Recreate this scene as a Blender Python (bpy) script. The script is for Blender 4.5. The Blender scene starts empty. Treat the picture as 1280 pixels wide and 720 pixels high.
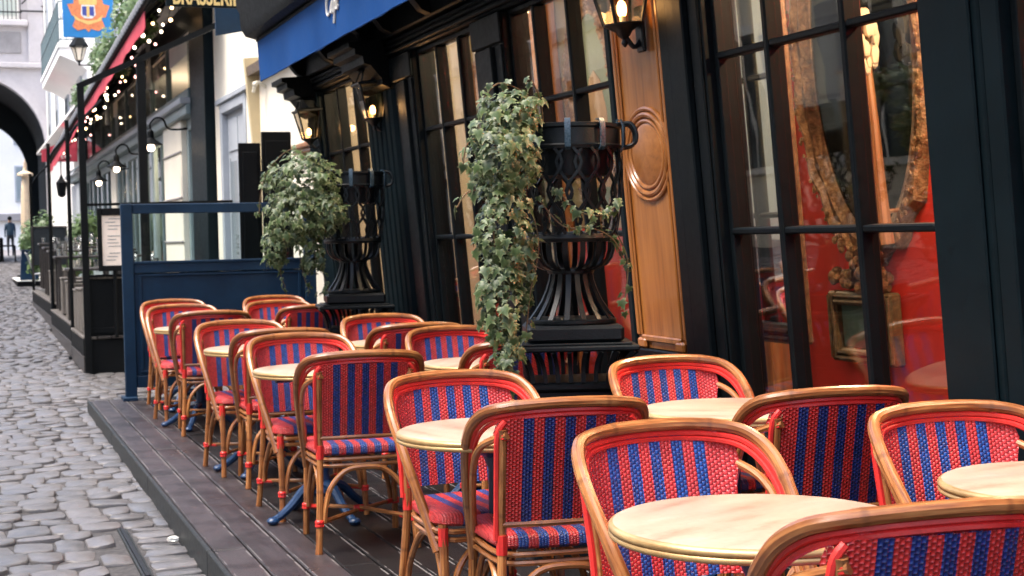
import bpy, bmesh, math, random
from mathutils import Vector, Matrix
random.seed(7)
sc = bpy.context.scene
# ---------------------------------------------------------------- camera
FPX, ROLL, YAW, PITCH, CAMH = 1900.0, math.radians(1.2), math.radians(19.784), math.radians(1.9995), 1.33
cd = bpy.data.cameras.new('camera'); cam = bpy.data.objects.new('camera', cd); sc.collection.objects.link(cam)
fw = Vector((math.sin(YAW)*math.cos(PITCH), math.cos(YAW)*math.cos(PITCH), -math.sin(PITCH)))
rt = fw.cross(Vector((0, 0, 1))).normalized(); up = rt.cross(fw)
r2 = rt*math.cos(ROLL) - up*math.sin(ROLL); u2 = rt*math.sin(ROLL) + up*math.cos(ROLL)
mm = Matrix((r2, u2, -fw)).transposed().to_4x4(); mm.translation = (0, 0, CAMH)
cam.matrix_world = mm
cd.sensor_width = 36; cd.lens = FPX/1280*36; cd.clip_start = 0.05; cd.clip_end = 2000
cd.dof.use_dof = True; cd.dof.focus_distance = 4.0; cd.dof.aperture_fstop = 10.0
sc.camera = cam
sc.render.resolution_x, sc.render.resolution_y = 1024, 576
# ---------------------------------------------------------------- sky, sun, exposure
SUN_EL, SUN_AZ = math.radians(63), math.radians(262)     # azimuth clockwise from +Y
w = bpy.data.worlds.new('World'); sc.world = w; w.use_nodes = True
wn = w.node_tree; wn.nodes.clear()
sky = wn.nodes.new('ShaderNodeTexSky'); sky.sky_type = 'NISHITA'; sky.sun_disc = False
sky.sun_elevation = SUN_EL; sky.sun_rotation = SUN_AZ; sky.air_density = 1.0; sky.dust_density = 3.5; sky.ozone_density = 1.0
bg = wn.nodes.new('ShaderNodeBackground'); bg.inputs['Strength'].default_value = 0.15
wo = wn.nodes.new('ShaderNodeOutputWorld')
wn.links.new(sky.outputs[0], bg.inputs[0]); wn.links.new(bg.outputs[0], wo.inputs[0])
sl = bpy.data.lights.new('sun', 'SUN'); sl.energy = 1.5; sl.angle = math.radians(28); sl.color = (1.0, 0.93, 0.84)
so = bpy.data.objects.new('sun', sl); sc.collection.objects.link(so)
sd = Vector((math.sin(SUN_AZ)*math.cos(SUN_EL), math.cos(SUN_AZ)*math.cos(SUN_EL), math.sin(SUN_EL)))
so.rotation_euler = sd.to_track_quat('Z', 'Y').to_euler(); so.location = (0, 0, 30)
sc.view_settings.view_transform = 'Standard'; sc.view_settings.look = 'None'
sc.view_settings.exposure = 1.85; sc.view_settings.gamma = 1.0
sc.render.engine = 'CYCLES'
# ---------------------------------------------------------------- helpers
COL = sc.collection
class MB:
    def __init__(s): s.v = []; s.f = []; s.uv = []; s.m = []; s.mi = 0
    def add(s, vs, fs, uvs=None):
        b = len(s.v); s.v.extend([tuple(p) for p in vs])
        for i, f in enumerate(fs):
            s.f.append(tuple(b+k for k in f)); s.m.append(s.mi)
            s.uv.append(uvs[i] if uvs else [(0.0, 0.0)]*len(f))
        return s
    def box(s, x0, x1, y0, y1, z0, z1, bv=0.0):
        if bv <= 0:
            vs = [(x, y, z) for z in (z0, z1) for y in (y0, y1) for x in (x0, x1)]
            fs = [(0, 2, 3, 1), (4, 5, 7, 6), (0, 1, 5, 4), (2, 6, 7, 3), (0, 4, 6, 2), (1, 3, 7, 5)]
            return s.add(vs, fs)
        c = ((x0+x1)/2, (y0+y1)/2, (z0+z1)/2); h = ((x1-x0)/2, (y1-y0)/2, (z1-z0)/2)
        bv = min(bv, min(h)*.9); vs = []; idx = {}
        for sx in (-1, 1):
            for sy in (-1, 1):
                for sz in (-1, 1):
                    for a in range(3):
                        p = [sx*(h[0]-bv), sy*(h[1]-bv), sz*(h[2]-bv)]; sg = (sx, sy, sz); p[a] = sg[a]*h[a]
                        idx[(sx, sy, sz, a)] = len(vs); vs.append((c[0]+p[0], c[1]+p[1], c[2]+p[2]))
        fs = []
        def q(l):
            n = (Vector(vs[l[1]])-Vector(vs[l[0]])).cross(Vector(vs[l[2]])-Vector(vs[l[0]]))
            m = sum((Vector(vs[i]) for i in l), Vector())/len(l)-Vector(c)
            fs.append(tuple(l) if n.dot(m) > 0 else tuple(reversed(l)))
        for a in range(3):
            o = [i for i in range(3) if i != a]
            for sa in (-1, 1):
                l = []
                for (p, r) in ((-1, -1), (1, -1), (1, 1), (-1, 1)):
                    k = [0, 0, 0]; k[a] = sa; k[o[0]] = p; k[o[1]] = r; l.append(idx[(*k, a)])
                q(l)
            for p in (-1, 1):
                for r in (-1, 1):
                    k1 = [0, 0, 0]; k1[o[0]] = p; k1[o[1]] = r; k2 = list(k1); k1[a] = -1; k2[a] = 1
                    q([idx[(*k1, o[0])], idx[(*k2, o[0])], idx[(*k2, o[1])], idx[(*k1, o[1])]])
        for sx in (-1, 1):
            for sy in (-1, 1):
                for sz in (-1, 1): q([idx[(sx, sy, sz, a)] for a in range(3)])
        return s.add(vs, fs)
    def tube(s, pts, r, n=8, closed=False, cap=True, node=None, v0=0.0):
        pts = [Vector(p) for p in pts]; N = len(pts)
        rs = r if isinstance(r, (list, tuple)) else [r]*N
        T = []
        for i in range(N):
            a = pts[(i-1) % N] if (closed or i > 0) else pts[i]; b = pts[(i+1) % N] if (closed or i < N-1) else pts[i]
            t = (b-a); T.append(t.normalized() if t.length > 1e-9 else Vector((0, 0, 1)))
        u = T[0].orthogonal().normalized(); vs = []; L = [v0]
        for i in range(N):
            if i: L.append(L[-1]+(pts[i]-pts[i-1]).length)
            u = (u - T[i]*u.dot(T[i])); u = u.normalized() if u.length > 1e-6 else T[i].orthogonal().normalized()
            w_ = T[i].cross(u); rr = rs[i]
            if node:
                ph = (L[i] % node)/node; d = min(ph, 1-ph)*node
                rr *= 1+.13*math.exp(-(d/.006)**2)
            for k in range(n):
                a = 2*math.pi*k/n; vs.append(pts[i]+u*(math.cos(a)*rr)+w_*(math.sin(a)*rr))
        fs = []; uvs = []
        for i in range(N if closed else N-1):
            j = (i+1) % N; lj = L[j] if j > i else L[i]+.02
            for k in range(n):
                k2 = (k+1) % n
                fs.append((i*n+k, i*n+k2, j*n+k2, j*n+k)); uvs.append([(k/n, L[i]), ((k+1)/n, L[i]), ((k+1)/n, lj), (k/n, lj)])
        if cap and not closed:
            fs.append(tuple(range(n-1, -1, -1))); uvs.append([(0, L[0])]*n)
            fs.append(tuple((N-1)*n+k for k in range(n))); uvs.append([(0, L[-1])]*n)
        return s.add(vs, fs, uvs)
    def lathe(s, prof, n=24, c=(0, 0, 0), a0=0.0, sq=None):
        vs = []; fs = []
        for (r, z) in prof:
            for k in range(n):
                a = a0+2*math.pi*k/n; vs.append((c[0]+r*math.cos(a), c[1]+r*math.sin(a), c[2]+z))
        for i in range(len(prof)-1):
            for k in range(n):
                k2 = (k+1) % n; fs.append((i*n+k, i*n+k2, (i+1)*n+k2, (i+1)*n+k))
        if prof[0][0] > 1e-5: fs.append(tuple(range(n-1, -1, -1)))
        if prof[-1][0] > 1e-5: fs.append(tuple((len(prof)-1)*n+k for k in range(n)))
        return s.add(vs, fs)
    def sphere(s, c, r, n=8, m=6, sc_=(1, 1, 1)):
        vs = [(c[0], c[1], c[2]-r*sc_[2])]
        for i in range(1, m):
            t = math.pi*i/m
            for k in range(n):
                a = 2*math.pi*k/n; vs.append((c[0]+r*sc_[0]*math.sin(t)*math.cos(a), c[1]+r*sc_[1]*math.sin(t)*math.sin(a), c[2]-r*sc_[2]*math.cos(t)))
        vs.append((c[0], c[1], c[2]+r*sc_[2])); fs = []
        for k in range(n): fs.append((0, 1+(k+1) % n, 1+k))
        for i in range(m-2):
            for k in range(n):
                k2 = (k+1) % n; fs.append((1+i*n+k, 1+i*n+k2, 1+(i+1)*n+k2, 1+(i+1)*n+k))
        t = len(vs)-1
        for k in range(n): fs.append((t, 1+(m-2)*n+k, 1+(m-2)*n+(k+1) % n))
        return s.add(vs, fs)
    def prism(s, poly, ax, a, b):
        """poly: 2-d outline in the two axes other than ax (cyclic order), extruded from a to b along ax"""
        def P(p, h):
            if ax == 0: return (h, p[0], p[1])
            if ax == 1: return (p[0], h, p[1])
            return (p[0], p[1], h)
        n = len(poly); vs = [P(p, a) for p in poly]+[P(p, b) for p in poly]
        ar = sum(poly[i][0]*poly[(i+1) % n][1]-poly[(i+1) % n][0]*poly[i][1] for i in range(n))
        fs = [tuple(range(n-1, -1, -1)), tuple(n+k for k in range(n))]+[(k, (k+1) % n, n+(k+1) % n, n+k) for k in range(n)]
        flip = (ar < 0) ^ (ax == 1) ^ (b < a)
        if flip: fs = [tuple(reversed(f)) for f in fs]
        return s.add(vs, fs)
    def mesh(s, name, mats, smooth=35):
        me = bpy.data.meshes.new(name); me.from_pydata(s.v, [], s.f)
        for m in (mats if isinstance(mats, (list, tuple)) else [mats]): me.materials.append(m)
        if any(s.m): me.polygons.foreach_set('material_index', s.m)
        uvl = me.uv_layers.new(name='UVMap'); flat = []
        for l in s.uv:
            for p in l: flat.extend(p)
        uvl.data.foreach_set('uv', flat)
        if smooth:
            me.polygons.foreach_set('use_smooth', [True]*len(s.f)); me.set_sharp_from_angle(angle=math.radians(smooth))
        me.update(); return me
def link(name, me, parent=None, mat=None):
    o = bpy.data.objects.new(name, me); COL.objects.link(o)
    if parent is not None: o.parent = parent
    if mat is not None: o.matrix_local = mat
    return o
def part(name, mb, mats, parent, smooth=35, label=None, kind=None):
    o = link(name, mb.mesh(name, mats, smooth), parent)
    if label: o['label'] = label
    if kind: o['kind'] = kind
    return o
def tag(o, label, cat, group=None):
    o['label'] = label; o['category'] = cat
    if group: o['group'] = group
    return o
def thing(name, label, cat, M=None, group=None):
    o = bpy.data.objects.new(name, None); o.empty_display_size = .1; COL.objects.link(o)
    if M is not None: o.matrix_world = M if isinstance(M, Matrix) else Matrix.Translation(M)
    return tag(o, label, cat, group)
def struct(name, mb, mats, smooth=35, parent=None):
    o = link(name, mb.mesh(name, mats, smooth), parent); o['kind'] = 'structure'; return o
CH = {}
def copy_tree(o, parent=None):
    c = o.copy(); COL.objects.link(c)
    if parent is not None: c.parent = parent
    for ch in o.children: copy_tree(ch, c)
    return c
def cr(pts, k=6, closed=False):
    P = [Vector(p) for p in pts]; n = len(P); out = []
    for i in range(n if closed else n-1):
        if closed: p0, p1, p2, p3 = P[(i-1) % n], P[i], P[(i+1) % n], P[(i+2) % n]
        else: p0, p1, p2, p3 = P[max(i-1, 0)], P[i], P[i+1], P[min(i+2, n-1)]
        for j in range(k):
            t = j/k; out.append(.5*((2*p1)+(p2-p0)*t+(2*p0-5*p1+4*p2-p3)*t*t+(3*p1-p0-3*p2+p3)*t**3))
    if not closed: out.append(P[-1])
    return out
# the old shop front leans out over the street: local x into the building, y along the street, z up
LEAN = math.radians(4.6)
FAC = Matrix.Translation((3.05, 0, 0)) @ Matrix.Rotation(-LEAN, 4, 'Y')
def F(x, y, z): return FAC @ Matrix.Translation((x, y, z))
# ---------------------------------------------------------------- materials
class NT:
    def __init__(s, name):
        s.m = bpy.data.materials.new(name); s.m.use_nodes = True; s.t = s.m.node_tree; s.n = s.t.nodes; s.n.clear()
        s.out = s.n.new('ShaderNodeOutputMaterial')
    def N(s, typ, **kw):
        n = s.n.new('ShaderNode'+typ)
        for k, v in kw.items():
            if hasattr(n, k): setattr(n, k, v)
        return n
    def put(s, sock, v):
        if v is None: return
        if isinstance(v, bpy.types.NodeSocket): s.t.links.new(v, sock)
        else:
            if isinstance(v, (tuple, list)) and len(v) == 3 and sock.type == 'RGBA': v = (*v, 1)
            sock.default_value = v
    def math(s, op, a, b=0.0, c=None):
        n = s.N('Math', operation=op); s.put(n.inputs[0], a); s.put(n.inputs[1], b)
        if c is not None: s.put(n.inputs[2], c)
        return n.outputs[0]
    def mix(s, f, a, b, typ='MIX'):
        n = s.N('MixRGB', blend_type=typ); s.put(n.inputs[0], f); s.put(n.inputs[1], a); s.put(n.inputs[2], b); return n.outputs[0]
    def noise(s, vec, scale, detail=3, rough=.55):
        n = s.N('TexNoise'); s.put(n.inputs['Vector'], vec); n.inputs['Scale'].default_value = scale
        n.inputs['Detail'].default_value = detail; n.inputs['Roughness'].default_value = rough; return n.outputs[0]
    def ramp(s, f, stops):
        n = s.N('ValToRGB'); s.put(n.inputs[0], f); e = n.color_ramp.elements
        while len(e) < len(stops): e.new(.5)
        for i, (p, c) in enumerate(stops): e[i].position = p; e[i].color = (*c, 1) if len(c) == 3 else c
        return n.outputs[0]
    def coord(s, kind='Object'): return s.N('TexCoord').outputs[kind]
    def scale(s, vec, sc_):
        n = s.N('Mapping'); s.put(n.inputs[0], vec); n.inputs['Scale'].default_value = sc_; return n.outputs[0]
    def xyz(s, vec):
        n = s.N('SeparateXYZ'); s.put(n.inputs[0], vec); return n.outputs
    def rnd(s): return s.N('ObjectInfo').outputs['Random']
    def bump(s, h, st=.3, d=.01):
        n = s.N('Bump'); s.put(n.inputs['Height'], h); n.inputs['Strength'].default_value = st; n.inputs['Distance'].default_value = d; return n.outputs[0]
    def done(s, col, rough=.5, metal=0.0, normal=None, spec=None, emit=None, estr=1.0, coat=None):
        b = s.N('BsdfPrincipled'); s.put(b.inputs['Base Color'], col); s.put(b.inputs['Roughness'], rough); s.put(b.inputs['Metallic'], metal)
        if normal is not None: s.put(b.inputs['Normal'], normal)
        if spec is not None: s.put(b.inputs['Specular IOR Level'], spec)
        if coat: b.inputs['Coat Weight'].default_value = coat; b.inputs['Coat Roughness'].default_value = .12
        if emit is not None: s.put(b.inputs['Emission Color'], emit); b.inputs['Emission Strength'].default_value = estr
        s.bsdf = b; s.t.links.new(b.outputs[0], s.out.inputs[0]); return s.m
def paint(name, c, rough=.45, var=.18, sc_=6.0, metal=0.0, bump=.08, spec=None):
    t = NT(name); co = t.coord(); n = t.noise(co, sc_, 4); n2 = t.noise(co, sc_*9, 3)
    f = t.math('ADD', t.math('MULTIPLY', n, .7), t.math('MULTIPLY', n2, .3))
    lo = tuple(x*(1-var) for x in c); hi = tuple(min(1, x*(1+var)) for x in c)
    return t.done(t.ramp(f, [(.3, lo), (.7, hi)]), t.math('ADD', t.math('MULTIPLY', n2, .25), rough-.12), metal, t.bump(n2, bump, .004), spec)
def glow(name, c, st):
    t = NT(name); e = t.N('Emission'); t.put(e.inputs[0], c); e.inputs[1].default_value = st; t.t.links.new(e.outputs[0], t.out.inputs[0]); return t.m
def glassmat(name, tint=(.93, .96, .95), base=.05, gain=.85, power=3.0):
    t = NT(name); lw = t.N('LayerWeight'); lw.inputs[0].default_value = .5
    fr = t.math('ADD', t.math('MULTIPLY', t.math('POWER', lw.outputs['Facing'], power), gain), base)
    tr = t.N('BsdfTransparent'); t.put(tr.inputs[0], tint); gl = t.N('BsdfGlossy'); gl.inputs['Roughness'].default_value = .01
    wav = t.noise(t.coord(), 2.2, 2); t.put(gl.inputs['Normal'], t.bump(wav, .06, .02))
    m = t.N('MixShader'); t.put(m.inputs[0], fr); t.t.links.new(tr.outputs[0], m.inputs[1]); t.t.links.new(gl.outputs[0], m.inputs[2])
    t.t.links.new(m.outputs[0], t.out.inputs[0]); return t.m
M = {}
# rattan: honey cane with burnt nodes and streaks
t = NT('rattan'); uv = t.xyz(t.coord('UV')); co = t.coord()
ph = t.math('FRACT', t.math('DIVIDE', uv[1], .27)); nd = t.math('MINIMUM', ph, t.math('SUBTRACT', 1.0, ph))
cmb = t.N('CombineXYZ'); t.put(cmb.inputs[0], t.math('MULTIPLY', uv[0], 9.0)); t.put(cmb.inputs[1], t.math('MULTIPLY', uv[1], 5.0)); t.put(cmb.inputs[2], t.math('MULTIPLY', t.rnd(), 50.0))
st = t.noise(cmb.outputs[0], 1.6, 4); bl = t.noise(t.scale(co, (7, 7, 7)), 1.0, 3)
c = t.ramp(st, [(.30, (.16, .050, .014)), (.50, (.36, .135, .040)), (.72, (.53, .25, .085))])
c = t.mix(t.ramp(bl, [(.42, (0, 0, 0)), (.62, (.55, .55, .55))]), c, (.13, .036, .012))
c = t.mix(t.ramp(nd, [(.010, (.5, .5, .5)), (.04, (0, 0, 0))]), c, (.10, .034, .014))
M['rattan'] = t.done(c, .30, normal=t.bump(st, .25, .003), coat=.25)
# woven plastic cane, red with blue stripes
def weave(name, red, blue, amt):
    t = NT(name); uv = t.xyz(t.coord('UV')); u, v = uv[0], uv[1]
    s = t.math('ABSOLUTE', t.math('SUBTRACT', t.math('FRACT', t.math('ADD', t.math('DIVIDE', u, .061), 100.5)), .5))
    wob = t.math('MULTIPLY', t.math('SUBTRACT', t.noise(t.coord('UV'), 40, 2), .5), .06)
    inb = t.math('MULTIPLY', t.math('LESS_THAN', t.math('ADD', s, wob), .25), t.math('LESS_THAN', t.math('ABSOLUTE', u), .1525))
    cu = t.math('DIVIDE', u, .0098); col = t.math('FLOOR', cu); odd = t.math('FRACT', t.math('MULTIPLY', col, .5))
    cv = t.math('ADD', t.math('DIVIDE', v, .0125), odd); fu = t.math('FRACT', cu); fv = t.math('FRACT', cv)
    hu = t.math('SINE', t.math('MULTIPLY', fu, math.pi)); hv = t.math('SINE', t.math('MULTIPLY', fv, math.pi))
    h = t.math('MULTIPLY', t.math('POWER', hu, .6), t.math('POWER', hv, .45))
    cid = t.N('CombineXYZ'); t.put(cid.inputs[0], col); t.put(cid.inputs[1], t.math('FLOOR', cv)); t.put(cid.inputs[2], t.rnd())
    wn_ = t.N('TexWhiteNoise'); t.put(wn_.inputs[0], cid.outputs[0]); rv = wn_.outputs[0]
    rc = t.mix(rv, tuple(x*.82 for x in red), tuple(min(1, x*1.15) for x in red)); bc = t.mix(rv, tuple(x*.75 for x in blue), tuple(min(1, x*1.3) for x in blue))
    # the weft strand that shows between the cells is red all over
    base = t.mix(inb, rc, bc); weft = t.math('LESS_THAN', hv, .42)
    base = t.mix(t.math('MULTIPLY', t.math('MULTIPLY', weft, amt), t.math('SUBTRACT', 1.0, t.math('MULTIPLY', inb, .80))), base, (.74, .19, .19))
    soil = t.noise(t.coord(), 7, 5); base = t.mix(t.ramp(soil, [(.52, (0, 0, 0)), (.75, (.30, .30, .30))]), base, (.06, .045, .045))
    M[name] = t.done(base, .34, normal=t.bump(h, .9, .004), coat=.15)
    b = t.bsdf; tr = t.N('BsdfTransparent'); mx = t.N('MixShader')
    hole = t.math('MULTIPLY', t.math('LESS_THAN', hu, .34), t.math('LESS_THAN', hv, .40))
    t.put(mx.inputs[0], t.math('MULTIPLY', hole, .75)); t.t.links.new(b.outputs[0], mx.inputs[1]); t.t.links.new(tr.outputs[0], mx.inputs[2]); t.t.links.new(mx.outputs[0], t.out.inputs[0])
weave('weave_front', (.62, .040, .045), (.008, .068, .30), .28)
weave('weave_back', (.50, .021, .019), (.006, .022, .14), .03)  # rear weave coloured darker to carry the shade on the chair backs
M['red_cane'] = paint('red_cane', (.62, .030, .026), .32, .2, 14, bump=.15)
# marbled cream laminate
t = NT('laminate'); co = t.coord(); n1 = t.noise(t.scale(co, (3, 9, 3)), 1.2, 6, .6); n2 = t.noise(co, 60, 2)
c = t.ramp(n1, [(.30, (.27, .175, .118)), (.43, (.385, .280, .205)), (.55, (.415, .308, .230)), (.70, (.46, .370, .292))])
M['laminate'] = t.done(t.mix(.12, c, n2, 'OVERLAY'), t.math('ADD', t.math('MULTIPLY', n1, .15), .30), spec=.4)
t = NT('brass'); co = t.coord(); n1 = t.noise(t.scale(co, (6, 6, 40)), 2.0, 4)
M['brass'] = t.done(t.ramp(n1, [(.3, (.36, .22, .09)), (.7, (.62, .43, .20))]), .38, .45, t.bump(n1, .15, .003))
M['blue_iron'] = paint('blue_iron', (.008, .035, .10), .35, .35, 9, bump=.3)
M['black_iron'] = paint('black_iron', (.0035, .0060, .0080), .38, .35, 14, bump=.25, spec=.3)
M['dark_paint'] = paint('dark_paint', (.0035, .0058, .0075), .44, .30, 3.0, bump=.12, spec=.11)
M['dark_teal'] = paint('dark_teal', (.0035, .0085, .0115), .46, .30, 3.0, bump=.1, spec=.09)
M['screen_blue'] = paint('screen_blue', (.004, .023, .055), .5, .28, 4.5, bump=.12, spec=.25)
M['awning_blue'] = paint('awning_blue', (.010, .060, .215), .75, .10, 2.0, bump=.1, spec=.1)
M['awning_red'] = paint('awning_red', (.50, .045, .07), .75, .2, 2.0)
M['awning_dark'] = paint('awning_dark', (.008, .010, .012), .85, .3, 2.0, spec=.1)
M['white_ink'] = paint('white_ink', (.80, .79, .74), .6, .04)
M['gold_ink'] = paint('gold_ink', (.70, .52, .20), .45, .12, 10)
# varnished wood
def wood(name, c0, c1, c2, rough=.30, sc_=(14, 14, 1.2)):
    t = NT(name); co = t.coord(); n1 = t.noise(t.scale(co, sc_), 1.5, 6, .6); n2 = t.noise(t.scale(co, (60, 60, 4)), 1.0, 3)
    f = t.math('ADD', t.math('MULTIPLY', n1, .75), t.math('MULTIPLY', n2, .25))
    return t.done(t.ramp(f, [(.32, c0), (.5, c1), (.68, c2)]), rough, normal=t.bump(n2, .12, .003), coat=.2)
M['oak'] = wood('oak', (.19, .064, .013), (.30, .108, .023), (.38, .150, .038))
M['gilt'] = None
t = NT('gilt'); co = t.coord(); n1 = t.noise(co, 22, 5, .65)
M['gilt'] = t.done(t.ramp(n1, [(.32, (.07, .032, .014)), (.52, (.24, .125, .058)), (.72, (.42, .26, .13))]), .42, .25, t.bump(n1, 1.0, .03))
M['gilt_dark'] = wood('gilt_dark', (.035, .022, .012), (.10, .062, .03), (.19, .12, .06), .45, (20, 20, 20))
M['red_wall'] = paint('red_wall', (.62, .036, .026), .5, .12, 1.6)
M['cream_wall'] = paint('cream_wall', (.80, .74, .62), .85, .07, 1.2, bump=.25)
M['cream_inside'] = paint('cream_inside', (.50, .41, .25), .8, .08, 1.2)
M['white_wall'] = paint('white_wall', (.80, .78, .76), .85, .06, .7, bump=.2)
M['lilac_stone'] = paint('lilac_stone', (.52, .49, .50), .85, .14, .9, bump=.3)
M['grey_stone'] = paint('grey_stone', (.30, .285, .29), .85, .2, 1.5, bump=.4)
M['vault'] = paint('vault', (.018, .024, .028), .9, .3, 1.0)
M['pale_grey'] = paint('pale_grey', (.36, .39, .43), .5, .10, 2.0)
M['teal_frame'] = paint('teal_frame', (.11, .155, .165), .45, .12, 2.0)
M['pale_teal'] = paint('pale_teal', (.22, .28, .29), .45, .12, 2.0)
M['roof_zinc'] = paint('roof_zinc', (.20, .21, .23), .5, .2, 2.0)
M['dimmed_mirror'] = NT('dimmed_mirror').done((.055, .06, .062), .06, 1.0)  # oval mirror's dark reflection is put into its tint
M['mirror'] = NT('mirror').done((.80, .80, .76), .02, 1.0)
M['mirror_dark'] = NT('mirror_dark').done((.05, .06, .07), .08, 0.0)
M['glass'] = glassmat('glass', (.95, .97, .96), .025, .55, 3.0)
M['clear_glass'] = glassmat('clear_glass', (.90, .95, .95), .03, .5, 4.0)
M['lamp_glass'] = glassmat('lamp_glass', (.90, .85, .76), .05, .6, 3.0)
M['tumbler'] = glassmat('tumbler', (.86, .88, .88), .35, .6, 1.5)
M['flame'] = glow('flame', (1.0, .50, .16), 9.0)
M['bulb'] = glow('bulb', (1.0, .58, .26), 5.0)
M['bulb_white'] = glow('bulb_white', (1.0, .78, .55), 3.5)
M['bulb_pink'] = glow('bulb_pink', (1.0, .45, .40), 2.5)
# ivy leaves: grey green with pale margins (UV.x = 0 centre .. 1 edge)
def leafmat(name, lo, hi, pale, edge):
    t = NT(name); uv = t.xyz(t.coord('UV')); r = t.rnd(); n = t.noise(t.coord(), 14, 2)
    f = t.math('ADD', t.math('MULTIPLY', uv[1], .8), t.math('MULTIPLY', n, .2))
    c = t.mix(f, lo, hi); e = t.math('MULTIPLY', t.ramp(uv[0], [(.45, (0, 0, 0)), (.95, (1, 1, 1))]), edge)
    c = t.mix(e, c, pale); m = t.done(c, .42, spec=.4); b = t.bsdf
    tl = t.N('BsdfTranslucent'); t.put(tl.inputs[0], c); mx = t.N('MixShader'); mx.inputs[0].default_value = .22
    t.t.links.new(b.outputs[0], mx.inputs[1]); t.t.links.new(tl.outputs[0], mx.inputs[2]); t.t.links.new(mx.outputs[0], t.out.inputs[0]); return m
M['ivy'] = leafmat('ivy', (.010, .028, .011), (.080, .128, .042), (.38, .42, .23), .50)
M['shrub'] = leafmat('shrub', (.035, .085, .030), (.13, .20, .075), (.2, .28, .12), .3)
M['stem'] = paint('stem', (.10, .065, .03), .8)
# street
t = NT('cobble'); co = t.coord('Object'); geo = t.N('NewGeometry').outputs['Position']; r = t.rnd(); n1 = t.noise(geo, 9, 5); n2 = t.noise(geo, 70, 4); n3 = t.noise(geo, .9, 3)
isl = t.N('NewGeometry').outputs['Random Per Island']
c = t.ramp(n1, [(.3, (.074, .069, .072)), (.55, (.140, .130, .131)), (.75, (.225, .205, .202))])
c = t.mix(t.math('MULTIPLY', isl, .6), c, (.085, .097, .105)); c = t.mix(t.math('MULTIPLY', r, .35), c, (.27, .24, .232)); c = t.mix(t.math('MULTIPLY', n2, .35), c, (.07, .064, .064))
M['cobble'] = t.done(c, t.math('ADD', t.math('MULTIPLY', n3, .55), .12), normal=t.bump(t.math('ADD', t.math('MULTIPLY', n1, .6), t.math('MULTIPLY', n2, .4)), .55, .012), spec=.5)
t = NT('mortar'); geo = t.N('NewGeometry').outputs['Position']; vo = t.N('TexVoronoi'); t.put(vo.inputs['Vector'], geo); vo.inputs['Scale'].default_value = 3.6; n2 = t.noise(geo, 30, 4)
M['mortar'] = t.done(t.ramp(n2, [(.3, (.028, .026, .026)), (.7, (.085, .079, .078))]), .75, normal=t.bump(n2, .6, .015))
t = NT('far_paving'); geo = t.N('NewGeometry').outputs['Position']; vo = t.N('TexVoronoi'); t.put(vo.inputs['Vector'], geo); vo.inputs['Scale'].default_value = 4.2; vo.inputs['Randomness'].default_value = .6
M['far_paving'] = t.done(t.mix(t.math('MULTIPLY', t.xyz(vo.outputs['Color'])[0], .5), (.25, .225, .225), (.14, .13, .13)), .45, normal=t.bump(t.math('SUBTRACT', 1.0, vo.outputs['Distance']), .6, .03))
# deck planks: weathered dark boards, pale worn paint on the long edges (x = across the plank, half width .0715)
def plankmat(name, lo, hi, rn, spec, rmin):
    t = NT(name); co = t.coord(); x = t.xyz(co); n1 = t.noise(t.scale(co, (30, 2, 4)), 1.0, 5); wv = t.noise(t.N('NewGeometry').outputs['Position'], 2.2, 3)
    blot = t.noise(t.N('NewGeometry').outputs['Position'], 3.1, 5)
    c = t.ramp(n1, [(.3, lo), (.7, hi)]); c = t.mix(t.math('MULTIPLY', t.rnd(), .5), c, rn); c = t.mix(t.ramp(blot, [(.50, (0, 0, 0)), (.62, (.7, .7, .7))]), c, (.012, .010, .010))
    ds = t.noise(t.scale(t.N('NewGeometry').outputs['Position'], (14, 2.6, 1)), 1.0, 3, .7)
    l1 = t.math('LESS_THAN', t.math('ABSOLUTE', t.math('SUBTRACT', x[0], .0605)), .0045); l2 = t.math('LESS_THAN', t.math('ABSOLUTE', t.math('ADD', x[0], .0625)), .0022)
    ed = t.math('MULTIPLY', t.math('MAXIMUM', l1, l2), t.math('GREATER_THAN', ds, .50))
    c = t.mix(ed, c, (.15, .14, .138))
    rib = t.math('SINE', t.math('MULTIPLY', x[1], 700.0)); rib2 = t.math('SINE', t.math('MULTIPLY', x[0], 700.0))
    M[name] = t.done(c, t.math('ADD', t.math('MULTIPLY', wv, .55), rmin), normal=t.bump(t.math('ADD', t.math('MULTIPLY', rib, rib2), n1), .25, .003), spec=spec)
plankmat('plank', (.020, .017, .018), (.054, .045, .048), (.062, .051, .055), .4, .10); plankmat('plank_shaded', (.004, .0038, .004), (.012, .0105, .0115), (.014, .012, .0125), .16, .22)  # second set is coloured darker to stand for the shade under the chairs
M['fascia'] = paint('fascia', (.011, .015, .017), .5, .35, 5, bump=.3)
M['dark_wood'] = wood('dark_wood', (.010, .008, .007), (.024, .019, .017), (.05, .041, .036), .5)
M['weathered'] = wood('weathered', (.045, .040, .036), (.10, .088, .076), (.17, .15, .13), .7, (20, 20, 1.5))
M['paper'] = paint('paper', (.80, .70, .62), .6, .1, 8)
M['black'] = paint('black', (.0045, .0055, .0065), .55, .3, 5, spec=.1)
M['crest_blue'] = paint('crest_blue', (.015, .20, .50), .45, .12, 6)
M['crest_orange'] = paint('crest_orange', (.72, .22, .08), .5, .25, 20)
M['crest_yellow'] = paint('crest_yellow', (.75, .50, .16), .5, .15, 20)
M['crest_navy'] = paint('crest_navy', (.04, .06, .28), .5, .1)
M['pale_metal'] = paint('pale_metal', (.42, .43, .44), .4, .15, 8, .5)
M['tan'] = paint('tan', (.66, .52, .36), .6, .15, 6)
M['ground_far'] = paint('ground_far', (.22, .20, .20), .8, .2, .5)
M['soil'] = paint('soil', (.03, .022, .016), .95, .4, 20, bump=.6)
M['lace'] = paint('lace', (.70, .66, .55), .9, .06, 8)
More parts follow.
